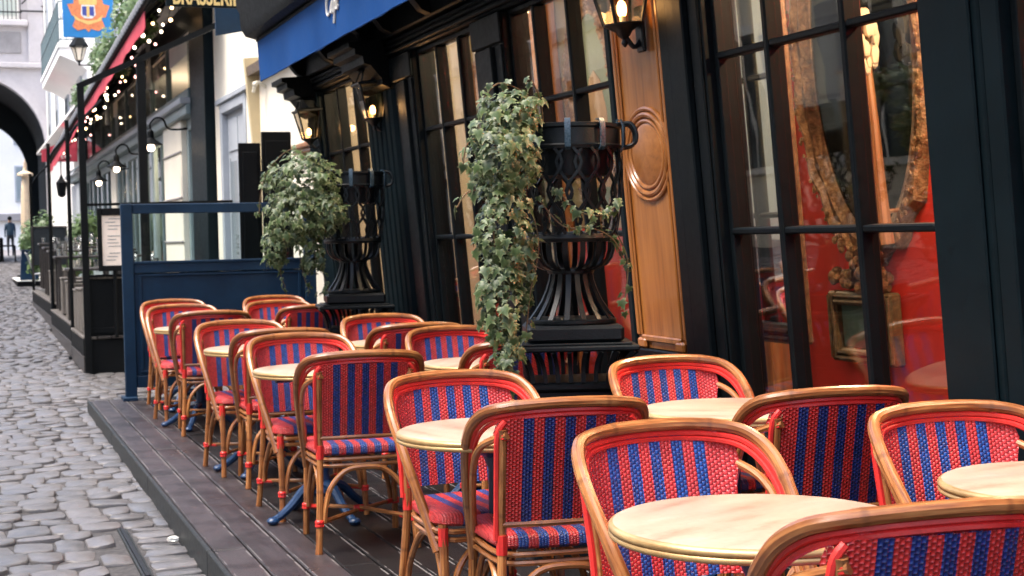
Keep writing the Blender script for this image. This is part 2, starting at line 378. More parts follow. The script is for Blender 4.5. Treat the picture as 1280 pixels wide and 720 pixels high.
M['green_canvas'] = paint('green_canvas', (.10, .17, .13), .6, .3, 4)
M['flesh_canvas'] = paint('flesh_canvas', (.34, .22, .13), .6, .2, 5)
M['oak_dim'] = wood('oak_dim', (.16, .06, .022), (.28, .11, .04), (.40, .18, .07), .4)
# ================================================================ street
def zs(y):
    if y < 6: return -.125
    return -.125+.0045*(y-6) if y < 20 else -.062+.0181*(y-20)
g = MB(); ys = [-30, -5, 6, 13, 20, 30, 45, 60, 80, 120, 300]
for a, b in zip(ys[:-1], ys[1:]):
    g.add([(-60, a, zs(a)-.013), (60, a, zs(a)-.013), (60, b, zs(b)-.013), (-60, b, zs(b)-.013)], [(0, 1, 2, 3)])
street = struct('street', g, M['mortar'], 0)
g = MB(); ys = [70, 80, 120]
for a, b in zip(ys[:-1], ys[1:]): g.add([(-3.9, a, zs(a)-.006), (3.0, a, zs(a)-.006), (3.0, b, zs(b)-.006), (-3.9, b, zs(b)-.006)], [(0, 1, 2, 3)])
fp = struct('far_pavement', g, M['far_paving'], 0)
RS = random.Random(11)
def stone_geo(mb, cx, cy, hx, hy, z, rs, tilt=.007, n=14):
    ph = rs.uniform(0, 6.28); e = rs.uniform(4.5, 11); k1, k2 = rs.uniform(-.06, .06), rs.uniform(-.06, .06); out = []
    tx, ty = rs.uniform(-tilt, tilt), rs.uniform(-tilt, tilt); sk = rs.uniform(-.10, .10)
    for i in range(n):
        a = 2*math.pi*(i+.5+rs.uniform(-.2, .2))/n; c_, s_ = math.cos(a), math.sin(a)
        r = (abs(c_)**e+abs(s_)**e)**(-1/e)*(1+k1*math.cos(2*a+ph)+k2*math.cos(3*a+ph)); out.append((c_*r+sk*s_*r, s_*r))
    vs = []; rings = ((1.0, -.06), (1.0, -.013), (.975, -.004), (.90, -.0005))
    for (q, dz) in rings:
        for (a, b) in out: vs.append((cx+a*hx*q, cy+b*hy*q, z+dz+tx*a+ty*b+rs.uniform(-.0015, .0015)))
    vs.append((cx, cy, z+.001)); fs = []
    for j in range(3):
        for i in range(n): fs.append((j*n+i, j*n+(i+1) % n, (j+1)*n+(i+1) % n, (j+1)*n+i))
    for i in range(n): fs.append((3*n+i, 3*n+(i+1) % n, 4*n))
    mb.add(vs, fs)
cand = []; rows = []
y = -2.0
while y < 72:
    hgt = RS.uniform(.16, .29)*(1 if y < 20 else 1.1); x = -3.7+RS.uniform(0, .2)
    xk = 1.0 if y < 13.4 else (2.9 if y < 16.9 else 1.25 if y < 31.6 else 3.0)
    if y > 34: x = .2; hgt *= 1.25
    while x < xk:
        wd = RS.uniform(.125, .225)
        if x+wd > xk and y < 13.4: wd = max(.1, xk-x)
        cand.append((x+wd/2, y+hgt/2+RS.uniform(-.012, .012), wd/2*RS.uniform(.95, .985), hgt/2*RS.uniform(.95, .985)))
        x += wd
    y += hgt
drain = (.70, .92, 6.8, 7.9)                                # gutter with a slot drain, laid with narrow setts
cand = [c for c in cand if not (c[0]+c[2] > .69 and 6.55 < c[1] < 8.0)]
for i in range(9):
    cand.append((.855, 6.62+i*.155, .105, .066))
vis = [c for c in cand if c[1] > 6.0 and c[0] > .0225*c[1]-.12 and c[0] < (.99 if c[1] < 13.4 else 1.3)]
vis.sort(key=lambda c: c[1]); near = vis[:298]; ns = set(near)
for c in near:
    mb = MB(); z = zs(c[1])+RS.uniform(-.006, .006); stone_geo(mb, 0, 0, c[2], c[3], 0, RS)
    o = part('cobblestone', mb, M['cobble'], street, 50); o.location = (c[0], c[1], z)
mb = MB()
for c in cand:
    if c not in ns: stone_geo(mb, c[0], c[1], c[2], c[3], zs(c[1])+RS.uniform(-.007, .007), RS, n=8)
part('cobbles_beyond', mb, M['cobble'], street, 50, kind='stuff')
mb = MB(); mb.box(.702, .722, 6.75, 8.0, -.17, -.122); part('drain_slot', mb, M['black_iron'], street, 0)
mb = MB(); mb.box(.686, .700, 6.72, 8.02, -.17, -.119, .004); mb.box(.724, .734, 6.72, 8.02, -.17, -.119, .004); part('drain_rim', mb, M['fascia'], street)
# ================================================================ terrace deck
mb = MB(); mb.box(.985, 3.3, -3, 13.35, -.25, -.045); deck = struct('terrace_deck', mb, M['black'], 0)
LW = .1465; RD = random.Random(5)
pm = {}
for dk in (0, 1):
    b = MB(); b.box(-.0695, .0695, -1.125+.003, 1.125-.003, -.04, 0, .005); pm[dk] = b.mesh('plank', M['plank_shaded' if dk else 'plank'])
for k in range(15):
    y = 13.3-(0 if k == 0 else RD.uniform(.1, 2.2)); x = .966+LW*k+LW/2; top = 13.3
    if top-y > .2:
        b = MB(); b.box(-.0695, .0695, -(top-y)/2+.003, (top-y)/2-.003, -.04, 0, .005); o = part('plank', b, M['plank_shaded' if k > 2 else 'plank'], deck); o.location = (x, (top+y)/2, RD.uniform(-.002, .002))
    while y > 1.2:
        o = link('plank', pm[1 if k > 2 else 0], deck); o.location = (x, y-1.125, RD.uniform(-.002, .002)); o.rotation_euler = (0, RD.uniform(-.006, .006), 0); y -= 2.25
b = MB(); b.box(-.012, .012, -1.121, 1.121, -.20, .003, .005); fm = b.mesh('fascia_board', M['fascia'])
y = 13.3
while y > 0:
    o = link('fascia_board', fm, deck); o.location = (.952, y-1.125, RD.uniform(-.002, .002)); y -= 2.25
b = MB(); b.box(1.0, 3.0, 13.30, 13.34, -.2, -.004, .004); part('fascia_board', b, M['fascia'], deck)

# ================================================================ woven bistro chairs
def tubes(lst, **k):
    b = MB()
    for p, r in lst: b.tube(p, r, **k)
    return b
def mirror(pts): return [(-p[0], p[1], p[2]) for p in pts]
def stile(z):
    pts = [(.0, .252), (.25, .222), (.43, .200), (.52, .215), (.66, .243), (.80, .275), (.90, .297)]
    for (a, b), (c, d) in zip(pts[:-1], pts[1:]):
        if z <= c: return b+(d-b)*(z-a)/(c-a)
    return pts[-1][1]
def make_chair(label, M0):
    R = M['rattan']; root = thing('bistro_chair', label, 'chair', M0, 'woven bistro chairs on the terrace')
    for s in (-1, 1):
        p = cr([(s*.212, .262, 0), (s*.200, .235, .2), (s*.190, .203, .43), (s*.190, .213, .52), (s*.193, .243, .66), (s*.196, .272, .80)], 4)
        part('rear_leg', MB().tube(p, .0145, 9, node=.27), R, root)
        p = cr([(s*.205, -.225, 0), (s*.200, -.205, .2), (s*.198, -.185, .425)], 4)
        part('front_leg', MB().tube(p, .0145, 9, node=.27, v0=.1), R, root)
    half = [(.205, -.150, .33), (.220, -.105, .42), (.240, -.045, .53), (.259, .035, .655), (.268, .105, .745), (.262, .165, .806), (.238, .222, .845), (.195, .262, .862), (.11, .287, .872)]
    hoop = cr(half+[(0, .294, .875)]+mirror(half)[::-1], 4)
    part('top_rail', MB().tube(hoop, .0168, 10, node=.27, v0=.05), R, root)
    ih = [(.184, .285, .782), (.218, .240, .765), (.240, .17, .735), (.247, .105, .680), (.240, .035, .585), (.224, -.045, .475), (.206, -.125, .365)]
    for s in (1, -1):
        p = cr(ih if s > 0 else mirror(ih), 4); part('arm_rail', MB().tube(p, .0115, 8, node=.27), R, root)
    h2 = hoop[10:-10]; C_ = M['red_cane']
    for dz, k_, r in ((-.0225, .955, .0078), (-.0365, .925, .0078)):
        part('red_band', MB().tube([(p.x*k_, p.y-.004, p.z+dz) for p in (h2 if dz > -.03 else h2[5:-5])], r, 6), C_, root)
    def ring(cx, cy, r0, z): return [(cx+r0*math.cos(i*math.pi/5), cy+r0*math.sin(i*math.pi/5), z) for i in range(10)]
    for s in (-1, 1):
        pts = cr([(s*.206, .205, .455), (s*.206, .220, .56), (s*.209, .247, .68), (s*.209, .270, .785), (s*.188, .277, .822)], 4)
        part('red_stile', MB().tube(pts, .0095, 7), C_, root)
        for cx, cy in ((s*.2045, .2465), (s*.2025, -.2125)): part('leg_binding', MB().lathe([(.0145, .118), (.0195, .121), (.0200, .128), (.0185, .1315), (.0200, .135), (.0200, .142), (.0185, .1455), (.0145, .149)], 9, c=(cx, cy, 0)), C_, root)
        part('leg_binding', MB().tube([(s*.1985, -.188, .355), (s*.198, -.186, .415)], .0172, 8), C_, root)
        part('leg_binding', MB().tube([(s*.190, .205, .41), (s*.190, .207, .47)], .0172, 8), C_, root)
        part('arm_binding', MB().tube([(s*.188, .279, .779), (s*.203, .259, .772)], .0130, 7), C_, root)
    # back panel: the front face wraps up to the rail, the rear face sits inside the stiles
    def panel(nm, mt, z0, z1, hw, off, bow):
        vs = []; fs = []; uvs = []; NX, NZ = 12, 9
        for j in range(NZ+1):
            z = z0+(z1-z0)*j/NZ; H = hw(z)
            for i in range(NX+1):
                x = -H+2*H*i/NX; q = x/.2
                vs.append((x, stile(z)+off+bow*(1-q*q)-(.014 if nm == 'woven_front' and abs(i-6) == 6 else 0), z))
        for j in range(NZ):
            for i in range(NX):
                l = [j*(NX+1)+i, j*(NX+1)+i+1, (j+1)*(NX+1)+i+1, (j+1)*(NX+1)+i]; fs.append(tuple(l)); uvs.append([(vs[k][0], vs[k][2]) for k in l])
        part(nm, MB().add(vs, fs, uvs), mt, root, 60)
    def hwf(z):
        if z < .70: return .198
        if z < .79: return .198+.020*(z-.70)/.09
        return .218-.075*((z-.79)/.076)**2.2
    panel('woven_front', M['weave_front'], .490, .866, hwf, -.017, .020)
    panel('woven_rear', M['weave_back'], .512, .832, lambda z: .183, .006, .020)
    part('cross_rail', tubes([(cr([(-.188, .214, .503), (0, .234, .505), (.188, .214, .503)], 5), .0115)], n=8, node=.27), R, root)
    # seat
    def sq(a, hx, hy, e=5.0):
        c_, s_ = math.cos(a), math.sin(a); r = (abs(c_/hx)**e+abs(s_/hy)**e)**(-1/e); return c_*r, s_*r
    vs = []; fs = []; uvs = []; n = 32; rings = ((.012, .418), (0, .428), (0, .450), (.010, .461), (.035, .466), (.11, .465))
    for ins, z in rings:
        for k in range(n):
            x, y = sq(2*math.pi*k/n, .214-ins, .208-ins); x *= 1-.07*(y/.2); vs.append((x, y-.008, z))
    vs.append((0, -.008, .463)); c_ = len(vs)-1
    def uvp(k): return (vs[k][0]*1.0, vs[k][1]+(vs[k][2]-.46)*2)
    for j in range(len(rings)-1):
        for k in range(n):
            l = (j*n+k, j*n+(k+1) % n, (j+1)*n+(k+1) % n, (j+1)*n+k); fs.append(l); uvs.append([uvp(i) for i in l])
    j = len(rings)-1
    for k in range(n): l = (j*n+k, j*n+(k+1) % n, c_); fs.append(l); uvs.append([uvp(i) for i in l])
    fs.append(tuple(range(n-1, -1, -1))); uvs.append([uvp(i) for i in range(n-1, -1, -1)])
    part('seat', MB().add(vs, fs, uvs), M['weave_front'], root, 50)
    b = MB()
    for z, i_ in ((.402, 0), (.374, .004)):
        b.tube([(x*(1-.07*(y/.2)), y-.008, z) for x, y in [sq(2*math.pi*k/28, .204-i_, .200-i_, 7) for k in range(28)]], .0098, 7, closed=True, node=.3)
    part('seat_rail', b, R, root)
    for nm, ax in (('leg_arch', 1), ('leg_arch', -1)):
        y0, y1 = (.243, .215) if ax > 0 else (-.212, -.192)
        a = [(-.182, y0, .135), (-.176, y0, .20), (-.150, (y0+y1)/2, .285), (-.085, y1, .352), (0, y1, .366)]
        part(nm, MB().tube(cr(a+mirror(a[:-1])[::-1], 4), .0115, 8, node=.27), R, root)
    for s in (-1, 1):
        a = [(s*.196, -.185, .135), (s*.194, -.165, .22), (s*.190, -.09, .335), (s*.190, .0, .366), (s*.190, .09, .335), (s*.190, .195, .22), (s*.192, .215, .135)]
        part('leg_arch', MB().tube(cr(a, 4), .0105, 8, node=.27), R, root)
        b = MB(); b.tube([(s*.203, .246, .135), (0, .015, .141 if s > 0 else .153), (-s*.201, -.213, .135)], .0098, 7, node=.27); part('stretcher', b, R, root)
    part('stretcher_binding', MB().tube([(-.02, .012, .147), (.02, .018, .147)], .017, 8), M['red_cane'], root)
    for s in (-1, 1):
        part('stretcher_binding', MB().tube([(s*.200, .24, .135), (s*.155, .19, .1362)], .0112, 7), M['red_cane'], root); part('stretcher_binding', MB().tube([(s*.199, -.21, .135), (s*.155, -.157, .1362)], .0112, 7), M['red_cane'], root)
    return root
Rz = lambda a: Matrix.Rotation(a, 4, 'Z')
# (x, y of the rail, seen from: F faces the camera, R shows its back, small turn, label)
chairs = [
 (1.49, 2.19, 'R', -4, 'striped cane chair cut off by the bottom right corner, back turned, nearest of all'),
 (1.67, 3.46, 'F', 3, 'striped cane chair facing the camera, right behind the large nearest round table'),
 (1.58, 4.06, 'R', -7, 'striped cane chair with its back to us, just left of the front table chair'),
 (1.65, 5.10, 'F', 2, 'striped cane chair facing us behind the second table of the kerb row'),
 (1.525, 6.22, 'R', -5, 'striped cane chair seen whole from behind with bare legs on the deck in mid picture'),
 (1.62, 7.60, 'F', 2, 'striped cane chair facing us behind the third table of the kerb row'),
 (1.55, 8.05, 'R', -4, 'striped cane chair, back turned, between the third and fourth tables of the kerb row'),
 (1.575, 9.10, 'F', 3, 'striped cane chair facing us behind the fourth table of the kerb row'),
 (1.53, 10.45, 'R', -4, 'striped cane chair from behind, furthest dark back of the kerb row'),
 (1.59, 11.72, 'F', 2, 'striped cane chair facing us, second from the blue screen at the kerb side'),
 (1.66, 12.80, 'F', 3, 'striped cane chair facing us, hard against the blue screen at the kerb side'),
 (2.51, 3.45, 'F', -2, 'striped cane chair facing us at the right edge before the wide black post'),
 (2.39, 3.91, 'R', -7, 'striped cane chair, back turned, below the oval mirror window'),
 (2.55, 5.26, 'F', 2, 'striped cane chair facing us at the foot of the polished wood pilaster'),
 (2.33, 6.42, 'R', -6, 'striped cane chair, back turned, half hidden by the near urn and its hanging ivy'),
 (2.45, 7.66, 'F', 2, 'striped cane chair facing us, just left of the hanging ivy of the near urn'),
 (2.30, 8.04, 'R', -6, 'striped cane chair, back turned, between two facing chairs left of the near ivy'),
 (2.47, 9.18, 'F', 2, 'striped cane chair facing us, first one right of the far urn foot'),
 (2.33, 10.80, 'R', -5, 'striped cane chair, back turned, its side cut off by the far urn plinth'),
 (2.35, 11.86, 'F', 3, 'striped cane chair facing us, just left of the far urn plinth'),
 (2.52, 12.92, 'F', 2, 'striped cane chair facing us against the blue screen below the far ivy bush')]
proto = None; RC = random.Random(3)
for (x, yr, kd, rot, lab) in chairs:
    a = math.radians(rot)
    m = Matrix.Translation((x+(-.060 if kd == 'F' else .05 if yr > 3 else .085), yr, 0)) @ Rz(a) @ Matrix.Diagonal((1, 1, .966, 1)) @ (Matrix.Translation((0, -.294, 0)) if kd == 'F' else (Rz(math.pi) @ Matrix.Translation((0, -.294, 0))))
    if proto is None: proto = make_chair(lab, m)
    else:
        o = copy_tree(proto); o.matrix_world = m; o['label'] = lab
# ================================================================ round tables
def make_table(label, M0):
    root = thing('cafe_table', label, 'table', M0, 'round cafe tables on the terrace'); R = .315
    part('table_top', MB().lathe([(R-.006, .700), (R-.004, .7265), (R-.010, .7295), (0.0001, .7300)], 56), M['laminate'], root, 40)
    pr = [(R-.012, .694), (R-.004, .695), (R+.002, .699), (R+.0035, .704), (R+.001, .7085), (R-.0015, .7100), (R+.002, .7115), (R+.004, .7165), (R+.003, .7215), (R-.001, .7255), (R-.006, .7278), (R-.009, .7275)]
    part('rim', MB().lathe(pr, 56), M['brass'], root, 50)
    b = MB(); b.lathe([(.05, .11), (.062, .13), (.045, .17), (.032, .21), (.030, .30), (.040, .33), (.046, .345), (.040, .36), (.030, .40), (.028, .60), (.036, .62), (.044, .64), (.10, .672), (.10, .690)], 16)
    part('pedestal', b, M['blue_iron'], root)
    for k in range(4):
        a = math.pi/4+k*math.pi/2; c_, s_ = math.cos(a), math.sin(a)
        pts = cr([(.035*c_, .035*s_, .165), (.10*c_, .10*s_, .150), (.17*c_, .17*s_, .085), (.235*c_, .235*s_, .038), (.275*c_, .275*s_, .022)], 4)
        rr = [.026-.010*i/(len(pts)-1) for i in range(len(pts)-1)]+[.020]
        f = MB(); f.tube(pts, rr, 8); f.sphere((.275*c_, .275*s_, .020), .024, 8, 6, (1.25, 1.25, .8)); f.tube([(p[0], p[1], p[2]+.017) for p in pts[:-3]], .008, 5); part('foot', f, M['blue_iron'], root)
    b = MB()
    for k in range(2):
        a = math.pi/4+k*math.pi/2; c_, s_ = math.cos(a)*.24, math.sin(a)*.24; b.tube([(-c_, -s_, .683), (c_, s_, .683)], .012, 6)
    part('top_bracket', b, M['blue_iron'], root)
    return root
tables = [
 (1.565, 2.84, 'large nearest cream round table with brass rim, front and centre right'),
 (1.570, 4.54, 'cream round table behind the front table at the kerb side, in mid picture'),
 (1.575, 7.10, 'cream round table at kerb side behind the chair seen whole from behind'),
 (1.575, 8.66, 'fourth cream round table along the kerb, beside the furthest dark chair back'),
 (1.565, 10.98, 'small looking cream round table at kerb side, second from the blue screen'),
 (1.64, 12.25, 'cream round table whose rim sticks out left beside the blue screen'),
 (2.475, 2.94, 'cream round table cut by the right edge of the picture'),
 (2.475, 4.67, 'cream round table before the chair at the polished wood pilaster'),
 (2.375, 7.00, 'cream round table just left of the hanging ivy of the near urn'),
 (2.40, 8.62, 'cream round table next to the far urn, beyond the near ivy'),
 (2.42, 11.32, 'cream round table hidden behind the chairs left of the far urn plinth'),
 (2.415, 12.40, 'cream round table by the blue screen below the far ivy bush')]
proto = None
for i, (x, y, lab) in enumerate(tables):
    m = Matrix.Translation((x, y, 0)) @ Rz(RC.uniform(0, 3)) @ Matrix.Diagonal((1, 1, .985, 1))
    if i == 0: m = Matrix.Translation((x, y, 0)) @ Rz(.4) @ Matrix.Diagonal((1, 1, .985, 1))
    if proto is None: proto = make_table(lab, m)
    else:
        o = copy_tree(proto); o.matrix_world = m; o['label'] = lab
# ================================================================ basket urns with ivy
def strip(pts, w, th, nrm):
    """flat bar along pts; nrm(p) gives the outward direction"""
    P = [Vector(p) for p in pts]; vs = []; fs = []
    for i, p in enumerate(P):
        t = (P[min(i+1, len(P)-1)]-P[max(i-1, 0)]).normalized(); n = Vector(nrm(p)); n = (n-t*n.dot(t)).normalized(); s = t.cross(n)
        for a, b in ((-1, -1), (1, -1), (1, 1), (-1, 1)): vs.append(p+s*(a*w/2)+n*(b*th/2))
    for i in range(len(P)-1):
        for k in range(4): fs.append((i*4+k, i*4+(k+1) % 4, (i+1)*4+(k+1) % 4, (i+1)*4+k))
    fs += [(3, 2, 1, 0), tuple(len(vs)-4+k for k in range(4))]
    return MB().add(vs, fs)
def make_urn(label, M0):
    B = M['black_iron']; root = thing('basket_urn', label, 'urn', M0, 'iron basket urns before the shop front'); rad = lambda p: (p[0], p[1], 0)
    b = MB(); b.box(-.185, .185, -.185, .185, 0, .10, .01); b.box(-.165, .165, -.165, .165, .10, .70, .008); b.box(-.185, .185, -.185, .185, .70, .735, .008)
    for s in (-1, 1):
        b.box(-.12, .12, s*.168-.006, s*.168+.006, .16, .64, .005); b.box(s*.168-.006, s*.168+.006, -.12, .12, .16, .64, .005)
    part('pedestal', b, B, root)
    for side in range(4):
        R_ = Matrix.Rotation(side*math.pi/2, 3, 'Z')
        for k in range(8):
            x = -.175+.050*k
            pts = [(x*(1+.30*q), -.190-.052*q**1.8, .735+.127*h) for q, h in ((0, 0), (.06, .22), (.2, .48), (.5, .75), (1.0, 1.0))]
            part('flute', strip([R_@Vector(p) for p in cr(pts, 2)], .017, .012, lambda p: R_@Vector((0, -1, .25))), B, root)
    b = MB(); b.box(-.250, .250, -.250, .250, .862, .884, .006); b.box(-.222, .222, -.222, .222, .884, .893, .003); part('cove_plate', b, B, root)
    b = MB(); b.box(-.195, .195, -.195, .195, .893, .962, .014); part('slab', b, B, root)
    b = MB(); b.lathe([(.178, .962), (.184, .968), (.184, .980), (.172, .985)], 32); part('foot_ring', b, B, root)
    NR = 16
    for k in range(NR):
        a = 2*math.pi*(k+.5)/NR; c_, s_ = math.cos(a), math.sin(a)
        prof = cr([(.176, .983), (.150, 1.02), (.118, 1.07), (.097, 1.12), (.086, 1.165)], 3)if False else [(.176, .983), (.152, 1.015), (.125, 1.055), (.104, 1.10), (.091, 1.14), (.086, 1.172)]
        part('foot_strip', strip([(c_*r, s_*r, z) for r, z in prof], .021, .006, rad), B, root)
        prof = [(.086, 1.180), (.112, 1.186), (.148, 1.202), (.170, 1.230), (.180, 1.262), (.182, 1.305)]
        part('cup_strip', strip([(c_*r, s_*r, z) for r, z in prof], .022, .006, rad), B, root)
    b = MB(); b.lathe([(.080, 1.166), (.094, 1.168), (.097, 1.177), (.094, 1.187), (.080, 1.188)], 28); part('waist_ring', b, B, root)
    b = MB(); b.lathe([(.174, 1.296), (.190, 1.298), (.195, 1.312), (.190, 1.328), (.174, 1.330)], 32); part('belly_ring', b, B, root)
    for k in range(18):
        for sg in (-1, 1):
            pts = []
            for i in range(13):
                q = i/12; z = 1.328+.345*q; a = 2*math.pi*(k+.5*(sg > 0))/18+sg*.145*math.sin(q*math.pi*3.0); r = .188+.026*q+.012*math.sin(q*math.pi)+.004*sg
                pts.append((r*math.cos(a), r*math.sin(a), z))
            part('wavy_strip', strip(pts, .012, .005, rad), B, root)
    b = MB(); b.lathe([(.204, 1.668), (.218, 1.670), (.222, 1.684), (.214, 1.690), (.212, 1.752), (.222, 1.758), (.222, 1.772), (.206, 1.774), (.200, 1.76), (.200, 1.672)], 40); part('rim_band', b, B, root)
    for k in range(10):
        a = 2*math.pi*(k+.35)/10; c_, s_ = math.cos(a), math.sin(a)
        prof = [(.224, 1.664), (.236, 1.675), (.238, 1.72), (.236, 1.765), (.226, 1.786), (.208, 1.784)]
        part('rim_strap', strip([(c_*r, s_*r, z) for r, z in prof], .024, .006, rad), M['blue_black'], root)
    for s in (-.35, .2):
        a = s; pts = [(.225*math.cos(a), .225*math.sin(a), 1.77), (.262*math.cos(a), .262*math.sin(a), 1.772), (.285*math.cos(a), .285*math.sin(a), 1.735), (.278*math.cos(a), .278*math.sin(a), 1.690), (.225*math.cos(a), .225*math.sin(a), 1.676)]
        part('handle', MB().tube(cr(pts, 4), .008, 7), B, root)
    b = MB(); b.lathe([(.10, 1.56), (.174, 1.565), (.192, 1.70)], 24); part('liner', b, B, root)
    b = MB(); b.lathe([(.190, 1.700), (.10, 1.722), (.0001, 1.73)], 20); part('soil', b, M['soil'], root)
    return root
M['blue_black'] = paint('blue_black', (.020, .040, .060), .28, .3, 14, bump=.15)
u = make_urn('tall black iron basket urn in the foreground, beside the polished wood pilaster', Matrix.Translation((2.345, 5.80, 0)) @ Rz(-.30))
u2 = copy_tree(u); u2.matrix_world = Matrix.Translation((2.47, 10.02, 0)) @ Rz(-.16)
u2['label'] = 'black iron basket urn further back near the blue screen, half covered by an ivy bush'
IV = random.Random(21)
def leaf_verts(s, rs):
    out = [(0, -.10), (.30, -.26), (.52, -.12), (.36, .10), (.62, .34), (.30, .36), (.16, .62), (0, 1.0), (-.16, .62), (-.30, .36), (-.62, .34), (-.36, .10), (-.52, -.12), (-.30, -.26)]
    j = [(x*(1+rs.uniform(-.12, .12)), y*(1+rs.uniform(-.12, .12))) for x, y in out]
    vs = [Vector((x*s*.85, (y-.2)*s*.85, -abs(x)*s*.22-max(0, y-.3)**2*s*.25)) for x, y in j]+[Vector((0, .02*s, .05*s))]
    edge = [.35, .9, 1, .55, 1, .6, .7, 1, .7, .6, 1, .55, 1, .9]
    return vs, edge
def add_leaf(mb, p, n, s, rs, shade):
    vs, e = leaf_verts(s, rs); n = Vector(n).normalized(); t = Vector((rs.gauss(0, .35), rs.gauss(0, .35), -1)); t = (t-n*t.dot(n)); t = t.normalized() if t.length > .01 else n.orthogonal().normalized()
    x = t.cross(n); Q = Matrix((x, t, n)).transposed(); P = [Q@v+Vector(p) for v in vs]; k = len(e)
    mb.add(P, [(i, (i+1) % k, k) for i in range(k)], [[(e[i], shade), (e[(i+1) % k], shade), (0, shade)] for i in range(k)])
def ivy(label, base, blobs, strands, size, total, strays=()):
    root = thing('ivy_plant', label, 'ivy', Matrix.Translation(base), 'ivy trailing from the urns'); bx = Vector(base); pts = []
    vol = [(b[3]*b[4]+b[4]*b[5]+b[3]*b[5]) for b in blobs]; sv = sum(vol)
    for b, v in zip(blobs, vol):
        for _ in range(int(total*v/sv)):
            d = Vector((IV.gauss(0, 1), IV.gauss(0, 1), IV.gauss(0, 1))).normalized(); q = IV.uniform(.55, 1.08)
            p = Vector((b[0]+d.x*b[3]*q, b[1]+d.y*b[4]*q, b[2]+d.z*b[5]*q)); n = (d+Vector((-.35, -.55, .55))+Vector((IV.gauss(0, .4), IV.gauss(0, .4), IV.gauss(0, .4))))
            pts.append((p, n, size*IV.uniform(.45, 1.3), q))
    st = MB()
    for s in strands:
        c_ = cr([Vector(p)-bx for p in s[0]], 6); st.tube(c_, .003, 5)
        for q in c_[::s[1]]:
            for _ in range(s[2]):
                d = Vector((IV.gauss(0, 1), IV.gauss(0, 1), IV.gauss(0, .6))).normalized()
                pts.append((q+bx+d*.025, d+Vector((-.3, -.6, .5)), size*IV.uniform(.55, 1.1), 1.0))
    part('stem', st, M['stem'], root)
    near = sorted(pts, key=lambda t: (-t[3]*1.0+ (t[0]-bx).dot(Vector((.34, .94, 0)))*1.6))
    for (p, n, s, q) in near[:298]:
        mb = MB(); add_leaf(mb, (0, 0, 0), n, s, IV, IV.random()); o = part('leaf', mb, M['ivy'], root, 60); o.location = p-bx
    mb = MB()
    for (p, n, s, q) in near[298:]: add_leaf(mb, p-bx, n, s, IV, IV.random())
    part('foliage', mb, M['ivy'], root, 60, kind='stuff')
    return root
ivy('variegated ivy cascading down the left side of the near black urn', (2.20, 5.72, 1.72),
    [(2.03, 5.62, 1.81, .14, .13, .085), (1.965, 5.56, 1.63, .150, .13, .18), (2.03, 5.54, 1.60, .075, .08, .15), (1.965, 5.55, 1.36, .125, .11, .24), (1.94, 5.54, 1.08, .095, .10, .22), (1.965, 5.53, .86, .065, .07, .15), (2.05, 5.56, 1.22, .05, .06, .18)],
    [([(2.20, 5.72, 1.72), (2.04, 5.62, 1.82), (1.93, 5.56, 1.60), (1.93, 5.54, 1.2), (1.96, 5.53, .74)], 2, 1), ([(2.2, 5.72, 1.72), (2.02, 5.6, 1.80), (2.03, 5.55, 1.5), (1.98, 5.54, 1.1), (1.90, 5.53, .92)], 2, 1),
     ([(2.2, 5.7, 1.72), (2.12, 5.62, 1.86), (1.98, 5.58, 1.92), (1.90, 5.56, 1.86)], 2, 1), ([(2.2, 5.7, 1.72), (2.15, 5.6, 1.85), (2.10, 5.56, 1.93)], 2, 1),
     ([(2.22, 5.6, 1.50), (2.28, 5.56, 1.42), (2.38, 5.55, 1.40), (2.46, 5.58, 1.44)], 2, 2), ([(2.14, 5.6, 1.46), (2.22, 5.56, 1.36), (2.34, 5.555, 1.35), (2.44, 5.57, 1.30), (2.50, 5.60, 1.20)], 2, 2),
     ([(2.48, 5.62, 1.32), (2.52, 5.62, 1.22), (2.50, 5.6, 1.08), (2.47, 5.58, 1.02)], 2, 1), ([(1.93, 5.56, 1.5), (1.83, 5.55, 1.50), (1.78, 5.55, 1.44)], 2, 1), ([(1.9, 5.54, 1.72), (1.82, 5.53, 1.68), (1.80, 5.53, 1.58)], 2, 1), ([(2.05, 5.53, 1.5), (2.10, 5.52, 1.3), (2.06, 5.52, 1.1), (2.04, 5.52, .95)], 2, 1)], .047, 1350)
ivy('bushy ivy spilling to the left out of the far black urn', (2.30, 9.92, 1.72),
    [(2.09, 9.84, 1.70, .25, .22, .20), (2.02, 9.78, 1.46, .19, .20, .20), (2.23, 9.76, 1.50, .14, .14, .14), (1.90, 9.82, 1.28, .09, .11, .14), (2.14, 9.8, 1.22, .08, .1, .12)],
    [([(2.3, 9.92, 1.72), (2.05, 9.8, 1.92), (1.85, 9.8, 1.75), (1.80, 9.8, 1.5)], 2, 2), ([(2.2, 9.85, 1.4), (2.2, 9.8, 1.15), (2.24, 9.8, 1.0), (2.18, 9.8, .97)], 2, 2), ([(1.95, 9.8, 1.3), (1.93, 9.8, 1.12), (1.96, 9.8, 1.02)], 2, 1), ([(2.05, 9.8, 1.3), (2.08, 9.8, 1.1), (2.12, 9.8, .98)], 2, 2)], .052, 1500)
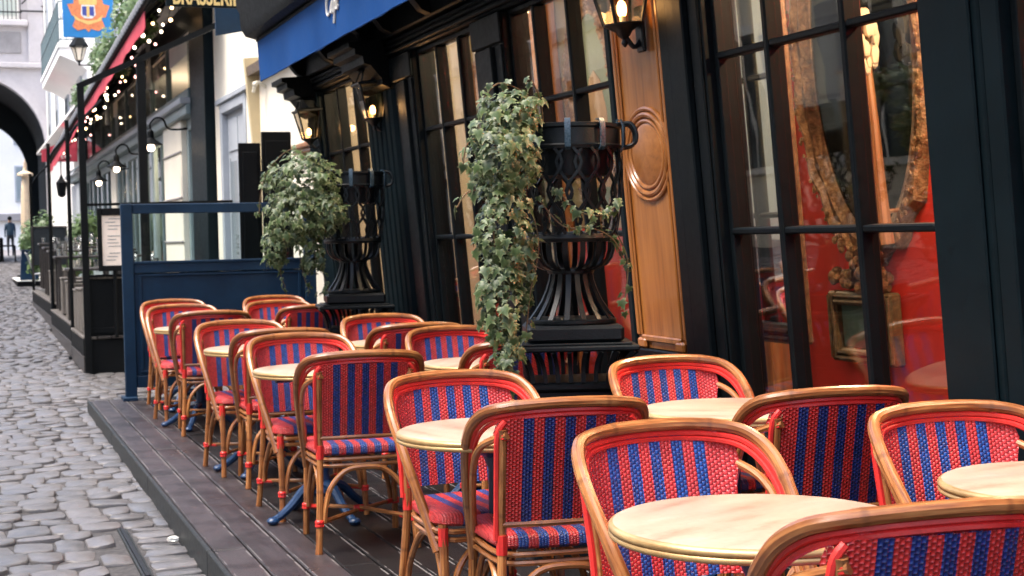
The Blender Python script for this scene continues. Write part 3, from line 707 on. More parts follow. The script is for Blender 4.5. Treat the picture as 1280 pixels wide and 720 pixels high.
# ================================================================ the cafe's shop front
cafe = thing('cafe_building', 'dark blue black cafe shop front with tall leaning windows along the terrace', 'building', F(0, 0, 0))
D, T_ = M['dark_paint'], M['dark_teal']
def bx(name, x0, x1, y0, y1, z0, z1, mat, bv=.006, par=None, **k):
    b = MB(); b.box(x0, x1, y0, y1, z0, z1, bv); return part(name, b, mat, par or cafe, **k)
def pilaster(y0, y1, kind):
    b = MB(); b.box(-.045, .12, y0, y1, .0, 2.57, .006)
    b.box(-.075, -.0455, y0-.015, y1+.015, .0, .34, .008); b.box(-.065, -.0455, y0-.01, y1+.01, 2.40, 2.57, .008)
    if kind == 'panel':
        w_ = y1-y0
        b.box(-.058, -.0455, y0+.03, y1-.03, .42, 2.34, .008)
    elif kind == 'flute':
        n = 6; w_ = (y1-y0)/n
        for i in range(n): b.tube([(-.046, y0+w_*(i+.5), .40), (-.046, y0+w_*(i+.5), 2.36)], w_*.34, 8)
    elif kind == 'jamb':
        n = 4; w_ = (y1-y0)/n
        for i, d in enumerate((.012, .034, .020, .008)): b.box(-.0455-d, -.0456, y0+w_*i+.008, y0+w_*(i+1)-.008, .36, 2.39, .006)
    return part('pilaster', b, T_ if kind != 'jamb' else D, cafe)
pilaster(3.79, 4.09, 'panel'); pilaster(3.70, 3.785, 'plain'); pilaster(5.545, 5.935, 'jamb'); pilaster(7.885, 8.365, 'jamb')
pilaster(9.66, 10.08, 'jamb'); pilaster(10.09, 10.84, 'flute'); pilaster(12.45, 12.93, 'panel'); pilaster(6.475, 6.525, 'plain')
# polished wood pilaster with a ringed medallion
wp = part('wood_pilaster', MB().box(-.03, .12, 5.945, 6.465, .80, 2.57, .004), M['oak'], cafe)
for y0, y1 in ((5.950, 5.975), (6.435, 6.460), (5.990, 6.003), (6.407, 6.420)):
    part('moulding', MB().box(-.043, -.0305, y0, y1, .86, 2.56, .005), M['oak'], wp)
part('moulding', MB().box(-.046, -.0305, 6.004, 6.406, .835, .865, .006), M['oak'], wp)
b = MB()
for r, dx, rr in ((.218, -.034, .011), (.190, -.036, .013), (.160, -.036, .010)):
    b.tube([(dx, 6.185+r*1.08*math.cos(a), 1.685+r*.93*math.sin(a)) for a in [i*2*math.pi/48 for i in range(48)]], rr, 8, closed=True)
part('medallion_ring', b, M['oak'], wp)
b = MB(); b.lathe([(.150, 0), (.148, .008), (.135, .014), (.0001, .016)], 40); o = part('medallion', b, M['oak'], wp); o.matrix_local = Matrix.Translation((-.030, 6.18, 1.685)) @ Matrix.Rotation(-math.pi/2, 4, 'Y') @ Matrix.Diagonal((.93, 1.08, 1, 1))
b = MB(); b.box(-.05, .12, 5.94, 6.47, 0, .80, .006); b.box(-.062, -.0505, 5.98, 6.43, .12, .70, .008); part('pilaster_base', b, D, cafe)
b = MB()
for y0 in (5.965, 6.36): b.box(-.052, -.031, y0, y0+.085, .802, .850, .010)
part('corner_block', b, M['oak'], wp)
# windows: bays of thin posts and bars, a pane in every opening
def window(y0, y1, mull, zb=.52, zt=2.57, rails=(1.33, 2.04)):
    win = part('window', MB().box(-.02, .09, y0, y1, 0, zb-.05, .006).box(-.035, -.0205, y0+.10, y1-.10, .08, zb-.14, .008), D, cafe)
    part('sill', MB().box(-.055, .09, y0, y1, zb-.0495, zb, .008), D, win)
    for a, c in ((y0, y0+.03), (y1-.03, y1)): part('frame', MB().box(-.005, .075, a, c, zb+.001, zt, .004), D, win)
    part('frame', MB().box(-.005, .075, y0+.031, y1-.031, zt-.03, zt-.001, .004), D, win)
    cols = [y0+.031]+[m for m in mull]+[y1-.031]; ends = [y0+.031]; 
    for m in mull: part('mullion', MB().box(-.018, .06, m-.0165, m+.0165, zb+.001, zt-.031, .007), D, win)
    zr = [zb]+list(rails)+[zt-.03]
    for i in range(len(cols)-1):
        ya = cols[i]+(.0165 if i else 0); yb = cols[i+1]-(.0165 if i < len(cols)-2 else 0)
        for r in rails: part('glazing_bar', MB().box(-.012, .050, ya+.0005, yb-.0005, r-.0135, r+.0135, .006), D, win)
        for za, zc in zip(zr[:-1], zr[1:]):
            part('pane', MB().box(.026, .031, ya+.001, yb-.001, za+.002, zc-.002), M['glass'], win, 0)
    return win
window(2.2, 3.695, (2.7, 3.2)); window(4.10, 5.535, (4.57, 5.10)); window(6.53, 7.88, (7.02, 7.48)); window(8.37, 9.655, (8.76, 9.21)); window(10.85, 12.44, (11.38, 11.91))
# lintel, frieze, cornice, brackets
def long_box(name, x0, x1, z0, z1, y0=1.0, y1=12.95, mat=D, bv=.01): return bx(name, x0, x1, y0, y1, z0, z1, mat, bv)
long_box('lintel', -.05, .14, 2.571, 2.70); long_box('frieze', -.10, .14, 2.701, 2.98); long_box('soffit', -.40, -.101, 2.955, 2.98)
for i, (a, c) in enumerate(((-.085, 2.60), (-.075, 2.64), (-.065, 2.675))): bx('moulding', a, -.051, 1.0, 12.95, c-.012, c+.012, D, .005)
b = MB(); b.prism([(-.51, 3.10), (-.54, 3.16), (-.54, 3.30), (-.56, 3.34), (-.56, 3.42), (.14, 3.42), (.14, 2.985), (-.38, 2.985), (-.40, 3.06)], 1, 1.0, 12.90); part('cornice', b, D, cafe)
for y in (1.9, 2.9, 3.9, 5.75, 6.2, 7.2, 8.1, 9.0, 9.9, 10.45, 11.6, 12.68):
    b = MB(); b.prism([(-.101, 2.953), (-.36, 2.953), (-.34, 2.89), (-.25, 2.86), (-.20, 2.80), (-.16, 2.74), (-.101, 2.71)], 1, y-.05, y+.05); part('bracket', b, D, cafe)
for y0, y1 in ((12.47, 12.91), (10.15, 10.8)):
    b = MB(); b.prism([(-.101, 2.700), (-.33, 2.700), (-.33, 2.665), (-.29, 2.655), (-.29, 2.615), (-.24, 2.60), (-.235, 2.55), (-.19, 2.535), (-.15, 2.48), (-.12, 2.44), (-.12, 2.40), (-.066, 2.37), (-.066, 2.570)], 1, y0, y1); part('corbel', b, D, cafe)
# upper storeys over the shop front
b = MB(); b.box(-.04, 5.5, .9, 13.0, 3.425, 11.5); part('upper_wall', b, M['cream_wall'], cafe)
# the room behind the windows
b = MB(); b.box(1.5, 1.62, .8, 8.3, 0, 3.3); part('room_wall', b, M['red_wall'], cafe)
b = MB(); b.box(1.5, 1.62, 8.301, 16.5, 1.25, 3.3); part('room_wall', b, M['cream_inside'], cafe)
b = MB(); b.box(1.47, 1.62, 8.301, 16.5, 0, 1.249); part('wainscot', b, M['red_wall'], cafe)
b = MB(); b.box(.13, 1.62, .7, .8, 0, 3.3); part('room_end', b, M['red_wall'], cafe)
b = MB(); b.box(.13, 1.62, 16.5, 16.6, 0, 3.3); part('room_end', b, M['cream_inside'], cafe)
b = MB(); b.box(.10, 1.62, .7, 16.6, -.06, -.001); part('room_floor', b, M['dark_wood'], cafe)
b = MB(); b.box(.141, 1.62, .7, 16.6, 3.1, 3.2); part('ceiling', b, M['gilt_dark'], cafe)
for y in (8.3, 10.9, 13.3): bx('room_post', 1.30, 1.469, y-.09, y+.09, 0, 3.09, M['oak_dim'], .01)
for y in (7.78, 8.02): bx('room_post', 1.36, 1.499, y-.05, y+.05, 0, 3.09, M['oak_dim'], .01)
# ---- things hanging in the room
def oval_frame(nm, label, cat, y, z, ry, rz, wd, face, x=1.5):
    r = thing(nm, label, cat, F(x, y, z)); b = MB(); n = 64
    vs = []; fs = []; prof = [(0, .0), (.0, -.04), (.10, -.075), (.30, -.085), (.45, -.055), (.60, -.06), (.80, -.035), (1.0, -.03), (1.0, 0)]
    for k in range(n):
        a = 2*math.pi*k/n; e = 1+.03*math.sin(a*18)
        for q, d in prof:
            k2 = (ry-wd*q)*(e if q < .5 else 1), (rz-wd*q)*(e if q < .5 else 1)
            vs.append((d, k2[0]*math.cos(a), k2[1]*math.sin(a)))
    L = len(prof)
    for k in range(n):
        for j in range(L-1): fs.append((k*L+j, k*L+j+1, ((k+1) % n)*L+j+1, ((k+1) % n)*L+j))
    part('frame', MB().add(vs, fs), M['gilt'], r)
    b = MB(); RG = random.Random(int(y*10))
    for k in range(150):
        a = RG.uniform(0, 6.28); q = RG.uniform(.05, .4); b.sphere((-.085, (ry-wd*q)*math.cos(a), (rz-wd*q)*math.sin(a)), RG.uniform(.010, .019), 6, 4, (.6, 1, 1))
    for k in range(14):
        a = -math.pi/2+RG.uniform(-.5, .5); b.sphere((-.09, (ry+RG.uniform(-.05, .03))*math.cos(a), (rz+RG.uniform(-.05, .04))*math.sin(a)), RG.uniform(.018, .034), 7, 5, (.6, 1, 1))
    part('carving', b, M['gilt'], r)
    b = MB(); b.add([(-.02, (ry-wd)*math.cos(2*math.pi*k/n), (rz-wd)*math.sin(2*math.pi*k/n)) for k in range(n)], [tuple(range(n-1, -1, -1))]); part('face', b, face, r, 0)
    return r
oval_frame('oval_mirror', 'large oval mirror in a carved gilt frame seen through the window nearest the camera', 'mirror', 6.76, 2.14, .615, 1.10, .155, M['dimmed_mirror'])
p = oval_frame('oval_picture', 'oval green picture in a dark carved frame behind the window left of the wood pilaster', 'picture', 10.22, 2.10, .46, .82, .11, M['green_canvas'])
b = MB(); b.prism([(-.20, -.55), (.14, -.55), (.15, .0), (.08, .24), (-.02, .30), (-.12, .22), (-.19, .0)], 0, -.024, -.0205); part('painted_shape', b, M['flesh_canvas'], p)
def rect_frame(nm, label, cat, y0, y1, z0, z1, wd, face, mat, x=1.5, rope=False):
    r = thing(nm, label, cat, F(x, (y0+y1)/2, z0)); hy = (y1-y0)/2; h = z1-z0
    for a, c, e, f in ((-hy, -hy+wd, 0, h), (hy-wd, hy, 0, h), (-hy+wd+.001, hy-wd-.001, 0, wd), (-hy+wd+.001, hy-wd-.001, h-wd, h)):
        b = MB(); b.box(-.07, 0, a, c, e, f, .012); vert = f-e > c-a
        if vert:
            for q in (.25, .7): b.tube([(-.072, a+(c-a)*q, e+.02), (-.072, a+(c-a)*q, f-.02)], wd*.17, 8)
            if rope:
                z = e+.03
                while z < f-.03: b.sphere((-.078, a+(c-a)*.5, z), wd*.17, 6, 4, (1, 1, .8)); z += wd*.3
        else:
            for q in (.3, .7): b.tube([(-.072, a+.005, e+(f-e)*q), (-.072, c-.005, e+(f-e)*q)], wd*.17, 8)
        part('frame', b, mat, r)
    b = MB(); b.box(-.03, -.004, -hy+wd+.001, hy-wd-.001, wd+.001, h-wd-.001); part('face', b, face, r, 0); return r
rect_frame('wall_mirror', 'tall standing mirror in a brown roped frame behind the left panes of the nearest window', 'mirror', 5.84, 6.55, .78, 2.98, .085, M['mirror'], M['gilt_dark'], .53, True)
q = rect_frame('framed_picture', 'small dark framed picture low on the red wall under the oval mirror', 'picture', 6.58, 7.18, .50, .88, .075, M['green_canvas'], M['gilt_dark'], 1.49)
b = MB(); RG = random.Random(4)
for k in range(26): b.sphere((-.05+RG.uniform(-.02, .03), RG.uniform(-.27, .27), .40+RG.uniform(0, .09)), RG.uniform(.02, .045), 6, 5)
part('carved_crest', b, M['gilt'], q)
rect_frame('wall_mirror', 'mirror in a wooden frame on the cream wall behind the second window', 'mirror', 11.1, 12.9, 1.35, 2.75, .12, M['mirror'], M['oak_dim'], 1.48, True)
rect_frame('wall_mirror', 'mirror in a wooden frame on the cream wall far inside the room', 'mirror', 13.6, 15.6, 1.35, 2.75, .12, M['mirror'], M['oak_dim'], 1.48, False)
t = thing('reflected_pole', 'tan plumed pole standing for a reflection in the dark oval mirror', 'pole', F(1.36, 6.47, 0)); b = MB(); b.tube(cr([(0, .0, 1.14), (0, .02, 1.4), (0, .03, 1.75), (0, .05, 2.12)], 5), [.036-.0014*i for i in range(16)], 8).tube([(0, .02, 1.3), (.13, .02, 1.3)], .012, 6); part('pole', b, M['oak_dim'], t)  # a reflection in the oval mirror, built as a solid pole before it
b = MB(); RG = random.Random(8)
for k in range(60):
    a = RG.uniform(0, 6.28); zz = RG.uniform(0, 1); r_ = .075*math.sin(math.pi*min(1, zz*.8+.12)); b.sphere((r_*math.cos(a)*.7, .05+r_*math.sin(a)*.7, 2.02+zz*.26), RG.uniform(.015, .03), 5, 4, (1, 1, 1.8))
part('plume', b, M['tan'], t)
def curtain(y, label):
    t = thing('curtain', label, 'curtain', F(.33, y, .9)); vs = []; fs = []; n = 24
    for j in range(2):
        for s in (0, 1):
            for i in range(n+1): vs.append((.022*math.sin(i*1.5)+.01*s, -.19+.38*i/n, j*1.25))
    for s in (0, 1):
        for i in range(n):
            a = s*(n+1)+i; c = (2+s)*(n+1)+i; fs.append((a, a+1, c+1, c) if s == 0 else (a, c, c+1, a+1))
    part('cloth', MB().add(vs, fs), M['lace'], t, 80); part('rod', MB().tube([(.005, -.24, 1.26), (.005, .24, 1.26)], .01, 6), M['oak_dim'], t)
curtain(9.45, 'cream lace curtain at the window between the two urns'); curtain(8.58, 'cream lace curtain at the window just left of the near ivy')
# pendant lamps of the room, lit
def pendant(y, x, z, label, watts):
    t = thing('pendant_lamp', label, 'lamp', F(x, y, z), 'lit lamps inside the cafe'); part('bulb', MB().sphere((0, 0, 0), .048, 10, 8), M['bulb'], t)
    b = MB(); b.lathe([(.018, .034), (.030, .05), (.022, .09), (.006, .11)], 12); part('holder', b, M['gilt_dark'], t); part('cord', MB().tube([(0, 0, .10), (0, 0, 3.09-z)], .005, 5), M['black'], t)
    l = bpy.data.lights.new('pendant_light', 'POINT'); l.energy = watts; l.color = (1.0, .70, .42); l.shadow_soft_size = .06; o = bpy.data.objects.new('pendant_light', l); COL.objects.link(o); o.parent = t; o.location = (-.02, 0, -.08)
pendant(9.22, .6, 2.745, 'lit bulb hanging behind the top pane left of the near urn', 26); pendant(11.38, .6, 2.735, 'lit bulb hanging behind the window over the far ivy', 26)
pendant(5.2, 1.05, 2.88, 'unseen bulb added to light the red room, near the oval mirror', 72); pendant(3.4, 1.05, 2.88, 'unseen bulb added to light the red room, behind the door post', 62)  # two unseen bulbs, added to brighten the red room
# ---- awning with its script lettering
aw = thing('awning', 'bright blue cafe awning with white script lettering over the shop front', 'awning', F(0, 0, 0))
vs = []; fs = []; uv = []; n = 120
def vx(y, q, s): return -.435+.010*math.sin(y*4.3)*q-.006*math.sin(y*11+1)*q+(.006 if s else 0)
for s in (0, 1):
    for j in range(4):
        for i in range(n+1):
            y = 1.0+11.80*i/n; vs.append((vx(y, j/3, s), y, 3.045-.335*j/3))
W = n+1
for s in (0, 1):
    for j in range(3):
        for i in range(n):
            a = s*4*W+j*W+i; fs.append((a, a+1, a+W+1, a+W) if s == 0 else (a, a+W, a+W+1, a+1))
for i in range(n): a = 3*W+i; c = 7*W+i; fs.append((a, a+1, c+1, c))
for e in (0, n):
    for j in range(3): a = j*W+e; c = 4*W+j*W+e; fs.append((a, a+W, c+W, c))
part('valance', MB().add(vs, fs), M['awning_blue'], aw, 60)
b = MB(); b.tube([(-.432, 1.0, 3.052), (-.432, 12.8, 3.052)], .014, 8); part('front_bar', b, M['black'], aw)
b = MB(); b.tube([(-.436, 1.0, 2.712), (-.436, 12.8, 2.712)], .005, 6); part('hem', b, M['awning_blue'], aw)
def script(strokes, y, z, s, par, name):
    b = MB()
    for st in strokes:
        pts = cr([(0, p[0], p[1]) for p in st], 5); pts = [Vector((vx(y-(p.y+p.z*.28)*s*1.25, .5, 0)-.008, y-(p.y+p.z*.28)*s*1.25, z+p.z*s)) for p in pts]
        k = len(pts); b.tube(pts, [s*(.030+.035*math.sin(math.pi*i/max(1, k-1))) for i in range(k)], 6)
    part(name, b, M['white_ink'], par)
Cs = [[(.55, .85), (.50, 1.0), (.30, 1.0), (.08, .70), (.02, .35), (.10, .05), (.30, -.03), (.55, .15)], [(.55, .85), (.48, .72), (.38, .80)]]
as_ = [[(1.0, .38), (.85, .48), (.70, .30), (.70, .08), (.82, .0), (.95, .15), (1.02, .45), (.98, .12), (1.05, .0), (1.18, .12)]]
fs_ = [[(1.15, .12), (1.42, .60), (1.52, .95), (1.42, 1.02), (1.34, .70), (1.28, .0), (1.20, -.45), (1.12, -.42), (1.22, -.12), (1.50, .10)], [(1.18, .36), (1.5, .38)]]
es = [[(1.50, .10), (1.72, .22), (1.82, .40), (1.74, .48), (1.62, .32), (1.62, .10), (1.74, .0), (1.92, .14)], [(1.72, .60), (1.88, .80)]]
for st, nm in ((Cs, 'letter'), (as_, 'letter'), (fs_, 'letter'), (es, 'letter')): script(st, 10.22, 2.895, .15, aw, nm)
# ---- wall lanterns, lit
def lantern(y, z0, label, h=.42, xo=-.20):
    t = thing('wall_lantern', label, 'lantern', F(xo, y, z0), 'lit black wall lanterns of the cafe'); B = M['black_iron']; k = h/.42; w0, w1, zb, zt = .055*k, .098*k, .06*k, .29*k
    b = MB(); b.lathe([(.004, -.03*k), (.014*k, -.015*k), (.008*k, 0), (.022*k, .012*k), (.034*k, .03*k), (.06*k, .045*k), (.075*k, .055*k), (.075*k, .06*k)], 12); part('base', b, B, t)
    for sx, sy in ((-1, -1), (1, -1), (1, 1), (-1, 1)): part('corner_bar', MB().tube([(sx*w0, sy*w0, zb), (sx*w1, sy*w1, zt)], .0075*k, 6), B, t)
    for ax, s in ((0, -1), (0, 1), (1, -1), (1, 1)):
        a = w0-.006; c = w1-.006
        v4 = [(s*w0, -a, zb), (s*w0, a, zb), (s*w1, c, zt), (s*w1, -c, zt)]
        if ax: v4 = [(p[1], p[0], p[2]) for p in v4]
        n_ = Vector((s, 0, -.15)) if not ax else Vector((0, s, -.15)); v8 = v4+[tuple(Vector(p)-n_*.003) for p in v4]
        part('pane', MB().add(v8, [(0, 1, 2, 3), (7, 6, 5, 4), (0, 4, 5, 1), (2, 6, 7, 3), (1, 5, 6, 2), (3, 7, 4, 0)]), M['lamp_glass'], t, 0)
    b = MB(); b.lathe([(.155*k, zt), (.162*k, zt+.006*k), (.162*k, zt+.018*k), (.115*k, zt+.03*k)], 4, a0=math.pi/4); part('eave', b, B, t, 20)
    b = MB()
    for sx, sy in ((-1, -1), (1, -1), (1, 1), (-1, 1)): b.tube([(sx*.085*k, sy*.085*k, zt+.022*k), (sx*.05*k, sy*.05*k, zt+.105*k)], .006*k, 5)
    b.lathe([(.075*k, zt+.10*k), (.09*k, zt+.105*k), (.06*k, zt+.125*k), (.02*k, zt+.145*k), (.012*k, zt+.16*k), (.018*k, zt+.175*k), (.004*k, zt+.19*k)], 10); part('cap', b, B, t)
    b = MB(); b.tube(cr([(.0, 0, .02*k), (-xo*.3, 0, -.03*k), (-xo*.55, 0, -.01*k), (-xo-.045, 0, .03*k)], 4), .011, 7); b.box(-xo-.066, -xo-.045, -.035, .035, -.06, .14, .006); b.tube([(.04*k, 0, zt+.12*k), (-xo-.05, 0, zt-.06*k)], .009, 6); part('arm', b, B, t)
    b = MB(); b.sphere((0, 0, .115*k), .020*k, 8, 8, (1, 1, 1.7)); part('flame_bulb', b, M['flame'], t); part('candle', MB().tube([(0, 0, .055*k), (0, 0, .09*k)], .012*k, 8), M['lace'], t)
    l = bpy.data.lights.new('lantern_light', 'POINT'); l.energy = .7; l.color = (1.0, .60, .28); l.shadow_soft_size = .03; o = bpy.data.objects.new('lantern_light', l); COL.objects.link(o); o.parent = t; o.location = (-.03*k, 0, .12*k)
lantern(6.10, 2.19, 'lit black lantern cut by the top edge on the polished wood pilaster', .48, -.135)
lantern(10.42, 2.13, 'lit black lantern under the awning, on the fluted pilaster left of the near ivy', .42, -.135)
lantern(12.52, 2.13, 'lit black lantern furthest left, on the end pilaster by the cream wall', .40, -.135)
# ================================================================ blue windscreen, shutters, cream wall
S = M['screen_blue']
ws = thing('windscreen', 'blue wooden windscreen with a glazed top closing the end of the terrace', 'screen', (1.25, 13.20, 0))
def wsb(name, x0, x1, z0, z1, y0=-.025, y1=.025, mat=S, bv=.005): b = MB(); b.box(x0, x1, y0, y1, z0, z1, bv); return part(name, b, mat, ws)
wsb('post', 0, .095, -.0, 1.66, -.035, .035); wsb('post', 1.56, 1.66, .0, 1.66, -.035, .035)
wsb('top_rail', .096, 1.559, 1.575, 1.658); wsb('middle_rail', .096, 1.559, 1.07, 1.155); wsb('bottom_rail', .096, 1.559, .10, .20)
wsb('panel', .096, 1.559, .201, 1.069, -.012, .012); wsb('moulding', .096, 1.559, 1.150, 1.172, -.034, -.0255); wsb('moulding', .13, 1.53, .225, .245, -.022, -.0125)
for x in (.13, 1.50): wsb('moulding', x, x+.03, .246, 1.04, -.022, -.0125)
wsb('moulding', .13, 1.53, 1.041, 1.06, -.022, -.0125)
part('pane', MB().box(.097, 1.558, -.003, .003, 1.173, 1.574), M['clear_glass'], ws, 0)
for x in (.03, 1.61): wsb('foot', x-.06, x+.06, -.002, .03, -.12, .12)
for (x0, x1, h, y, lab) in ((2.33, 2.525, 2.20, 13.62, 'black folding shutter, left and lower one behind the blue windscreen'), (2.535, 2.80, 2.30, 13.60, 'black folding shutter, right and taller one against the cream wall')):
    t = thing('folding_shutter', lab, 'shutter', (x0, y, 0), 'black folding shutters'); b = MB(); w_ = x1-x0; b.box(0, w_, -.02, .02, -.02, h, .005); part('board', b, M['black'], t)
    for a, c in ((.10, h*.45), (h*.48, h-.08)): b = MB(); b.box(.03, w_-.03, -.028, -.0205, a, c, .006); part('raised_panel', b, M['black'], t)
    for z in (.3, h-.3): part('hinge', MB().tube([(w_ if x0 < 2.5 else 0, -.024, z-.05), (w_ if x0 < 2.5 else 0, -.024, z+.05)], .009, 6), M['black_iron'], t)
wb = thing('cream_wall_house', 'bright cream plastered house wall between the cafe and the glazed terrace', 'building', (3.07, 13.1, 0)); b = MB()
b.box(0, 3, -.05, 4.22, -.3, 9.5); b.box(0, 3, 6.03, 6.49, -.3, 9.5); b.box(0, 3, 4.22, 6.03, 3.02, 9.5); part('wall', b, M['cream_wall'], wb, 0)
b = MB(); b.box(-.04, .0, -.05, 1.3, 2.08, 2.13, .006); b.box(-.09, .0, -.05, 1.3, 2.131, 2.17, .008); b.box(-.13, 0, -.05, 1.3, 2.171, 2.215, .008); part('wall_cornice', b, M['oak'], wb)
dr = part('door', MB().box(.06, .11, 4.22, 6.03, -.2, 2.90, .004), M['pale_grey'], wb)
for a, c, e, f in ((4.22, 4.36, -.2, 3.02), (5.89, 6.03, -.2, 3.02), (4.361, 5.889, 2.90, 3.02)): part('door_frame', MB().box(-.02, .12, a, c, e, f, .008), M['pale_grey'], dr)
for a, c in ((4.45, 5.09), (5.16, 5.80)):
    part('door_panel', MB().box(.045, .0595, a, c, 2.42, 2.82, .01), M['pale_grey'], dr); part('door_panel', MB().box(.045, .0595, a, c, -.05, .72, .01), M['pale_grey'], dr)
    part('door_pane', MB().box(.052, .0595, a+.06, c-.06, .85, 2.30, .0), M['glass'], dr, 0)
    part('door_panel', MB().box(.046, .0595, a+.02, a+.055, .80, 2.35, .004).box(.046, .0595, c-.055, c-.02, .80, 2.35, .004), M['pale_grey'], dr)
b = MB(); b.box(-.05, 0, 3.98, 6.2, 3.021, 3.09, .01); part('door_hood', b, M['pale_grey'], wb)
b = MB(); b.tube(cr([(0, 3.0, 2.95), (-.10, 3.0, 3.0), (-.13, 3.05, 2.9)], 4), .018, 6); b.sphere((-.12, 3.0, 2.98), .03); part('wall_hook', b, M['lace'], wb)
# ================================================================ glazed brasserie and its terrace
br = thing('glazed_brasserie', 'grey teal glazed brasserie front beyond the blue screen, under a dark awning', 'building', (3.05, 19.6, 0)); PT, TF = M['pale_teal'], M['teal_frame']
def brb(name, x0, x1, y0, y1, z0, z1, mat, bv=.012, par=None): b = MB(); b.box(x0, x1, y0-19.6, y1-19.6, z0, z1, bv); return part(name, b, mat, par or br)
brb('corner_post', -.10, .1, 19.65, 20.95, -.1, 6.0, M['dark_teal'])
brb('back_wall', .9, 1.1, 20, 46, -.1, 4.0, TF, 0); brb('plinth', -.02, .2, 20.96, 46, -.1, .75, PT)
brb('pilaster', -.10, .2, 22.0, 24.0, .751, 3.06, M['cream_wall']); 
for z in (1.32, 1.95, 2.6): brb('iron_strap', -.12, -.101, 21.98, 24.02, z, z+.025, M['grey_stone'], .004)
brb('pilaster', -.06, .2, 32.4, 33.4, .751, 3.0, M['cream_wall']); brb('pilaster', -.06, .2, 43.0, 45.9, .751, 3.0, M['pale_grey'])
brb('entablature', -.16, .25, 20.96, 46, 3.061, 3.20, PT); brb('entablature', -.24, .25, 20.96, 46, 3.201, 3.29, M['pale_grey']); brb('entablature', -.13, .25, 20.96, 46, 3.291, 3.42, TF); brb('top_wall', .0, .25, 20.96, 46, 4.301, 5.3, M['dark_teal'])
for y0, y1 in ((20.98, 21.98), (24.02, 26.2), (26.2, 28.4), (28.4, 30.4), (30.4, 32.38), (33.42, 36), (36, 38.6), (38.6, 41), (41, 42.98)):
    wn_ = brb('window', -.02, .06, y0, y0+.14, .751, 3.06, PT)
    brb('frame', -.02, .06, y1-.14, y1, .751, 3.06, PT, par=wn_); brb('frame', -.02, .06, y0+.141, y1-.141, 2.90, 3.06, PT, par=wn_); brb('frame', -.02, .06, y0+.141, y1-.141, .751, .86, PT, par=wn_)
    ym = (y0+y1)/2; brb('mullion', -.01, .05, ym-.05, ym+.05, .861, 2.899, TF, par=wn_); brb('pane', .02, .03, y0+.141, ym-.051, .861, 2.899, M['glass'], 0, wn_); brb('pane', .02, .03, ym+.051, y1-.141, .861, 2.899, M['glass'], 0, wn_)
    w2_ = brb('upper_window', -.02, .06, y0, y0+.1, 3.421, 4.3, TF); brb('pane', .02, .03, y0+.101, y1, 3.45, 4.25, M['glass'], 0, w2_)
l = bpy.data.lights.new('brasserie_light', 'POINT'); l.energy = 40; l.color = (1, .72, .45); l.shadow_soft_size = .2; o = bpy.data.objects.new('brasserie_light', l); COL.objects.link(o); o.parent = br; o.location = (.5, 5.5, 2.6)
# sloping awning roof with red valance, bulbs below
ra = thing('dark_awning', 'long dark terrace awning with a red valance over the glazed brasserie', 'awning', (0, 0, 0))
E0, E1, W0 = (2.2, 18.6, 4.22), (2.2, 42, 3.42), 5.1
b = MB(); vs = [E0, E1, (3.06, 42, 4.3), (3.06, 18.6, W0)]; vs += [(x, y, z+.05) for x, y, z in vs]; b.add(vs, [(0, 1, 2, 3), (7, 6, 5, 4), (0, 4, 5, 1), (1, 5, 6, 2), (2, 6, 7, 3), (3, 7, 4, 0)]); part('roof', b, M['awning_dark'], ra, 0)
def ez(y): return E0[2]+(E1[2]-E0[2])*(y-E0[1])/(E1[1]-E0[1])
b = MB(); ys = [19.2+22.8*i/60 for i in range(61)]; vs = []; fs = []
for s in (0, .012):
    for j in (0, 1):
        for i, y in enumerate(ys): vs.append((2.18+s+.012*math.sin(i*.9)*j, y, ez(y)-.02-(.20+.02*math.sin(i*1.7))*j))
for i in range(60): fs += [(i, 61+i, 62+i, i+1), (122+i, 123+i, 184+i, 183+i), (61+i, 183+i, 184+i, 62+i)]
part('valance', b.add(vs, fs), M['awning_red'], ra, 60)
b = MB(); b.tube([(2.16, 18.6, ez(18.6)+.03), (2.16, 42, ez(42)+.03)], .035, 7); part('gutter', b, M['black'], ra)
y = 18.7; k = 0
bm_ = MB().lathe([(.034, -.06), (.045, -.03), (.045, .03), (.034, .06)], 7).mesh('roll_tile', M['roof_zinc'])
while y < 41: o = link('roll_tile', bm_, ra); o.location = (2.15, y, ez(y)+.075); y += .24+.0016*(y-14)**1.2; k += 1
for y in [18.7+1.5*i for i in range(15)]: part('rafter', MB().tube([(2.22, y, ez(y)-.02), (3.04, y, ez(y)+.84)], .022, 5), M['black'], ra)
RL = random.Random(17); sg = thing('string_lights', 'string of small warm bulbs hanging under the dark terrace awning', 'string lights', (0, 0, 0)); wires = MB()
mats = [M['bulb_white'], M['bulb'], M['bulb_white'], M['bulb_pink']]; bms = [MB().sphere((0, 0, 0), .022, 7, 5).mesh('bulb', m) for m in mats]
for r in range(4):
    y = 18.9+r*.3; pr = None
    while y < 38:
        q = .10+.24*r+RL.uniform(-.06, .06); x = 2.24+.78*q; z = ez(y)+.86*q-.12-RL.uniform(0, .42)*q
        o = link('bulb', bms[RL.randrange(4)], sg); o.location = (x, y, z); s = RL.uniform(.7, 1.15)*(1 if y < 20 else 1.15); o.scale = (s, s, s)
        if pr is not None: wires.tube([pr, ((x+pr[0])/2, (y+pr[1])/2, min(z, pr[2])-.02), (x, y, z+.03)], .004, 4)
        pr = (x, y, z+.03); y += RL.uniform(.8, 2.3)
part('wire', wires, M['black'], sg)
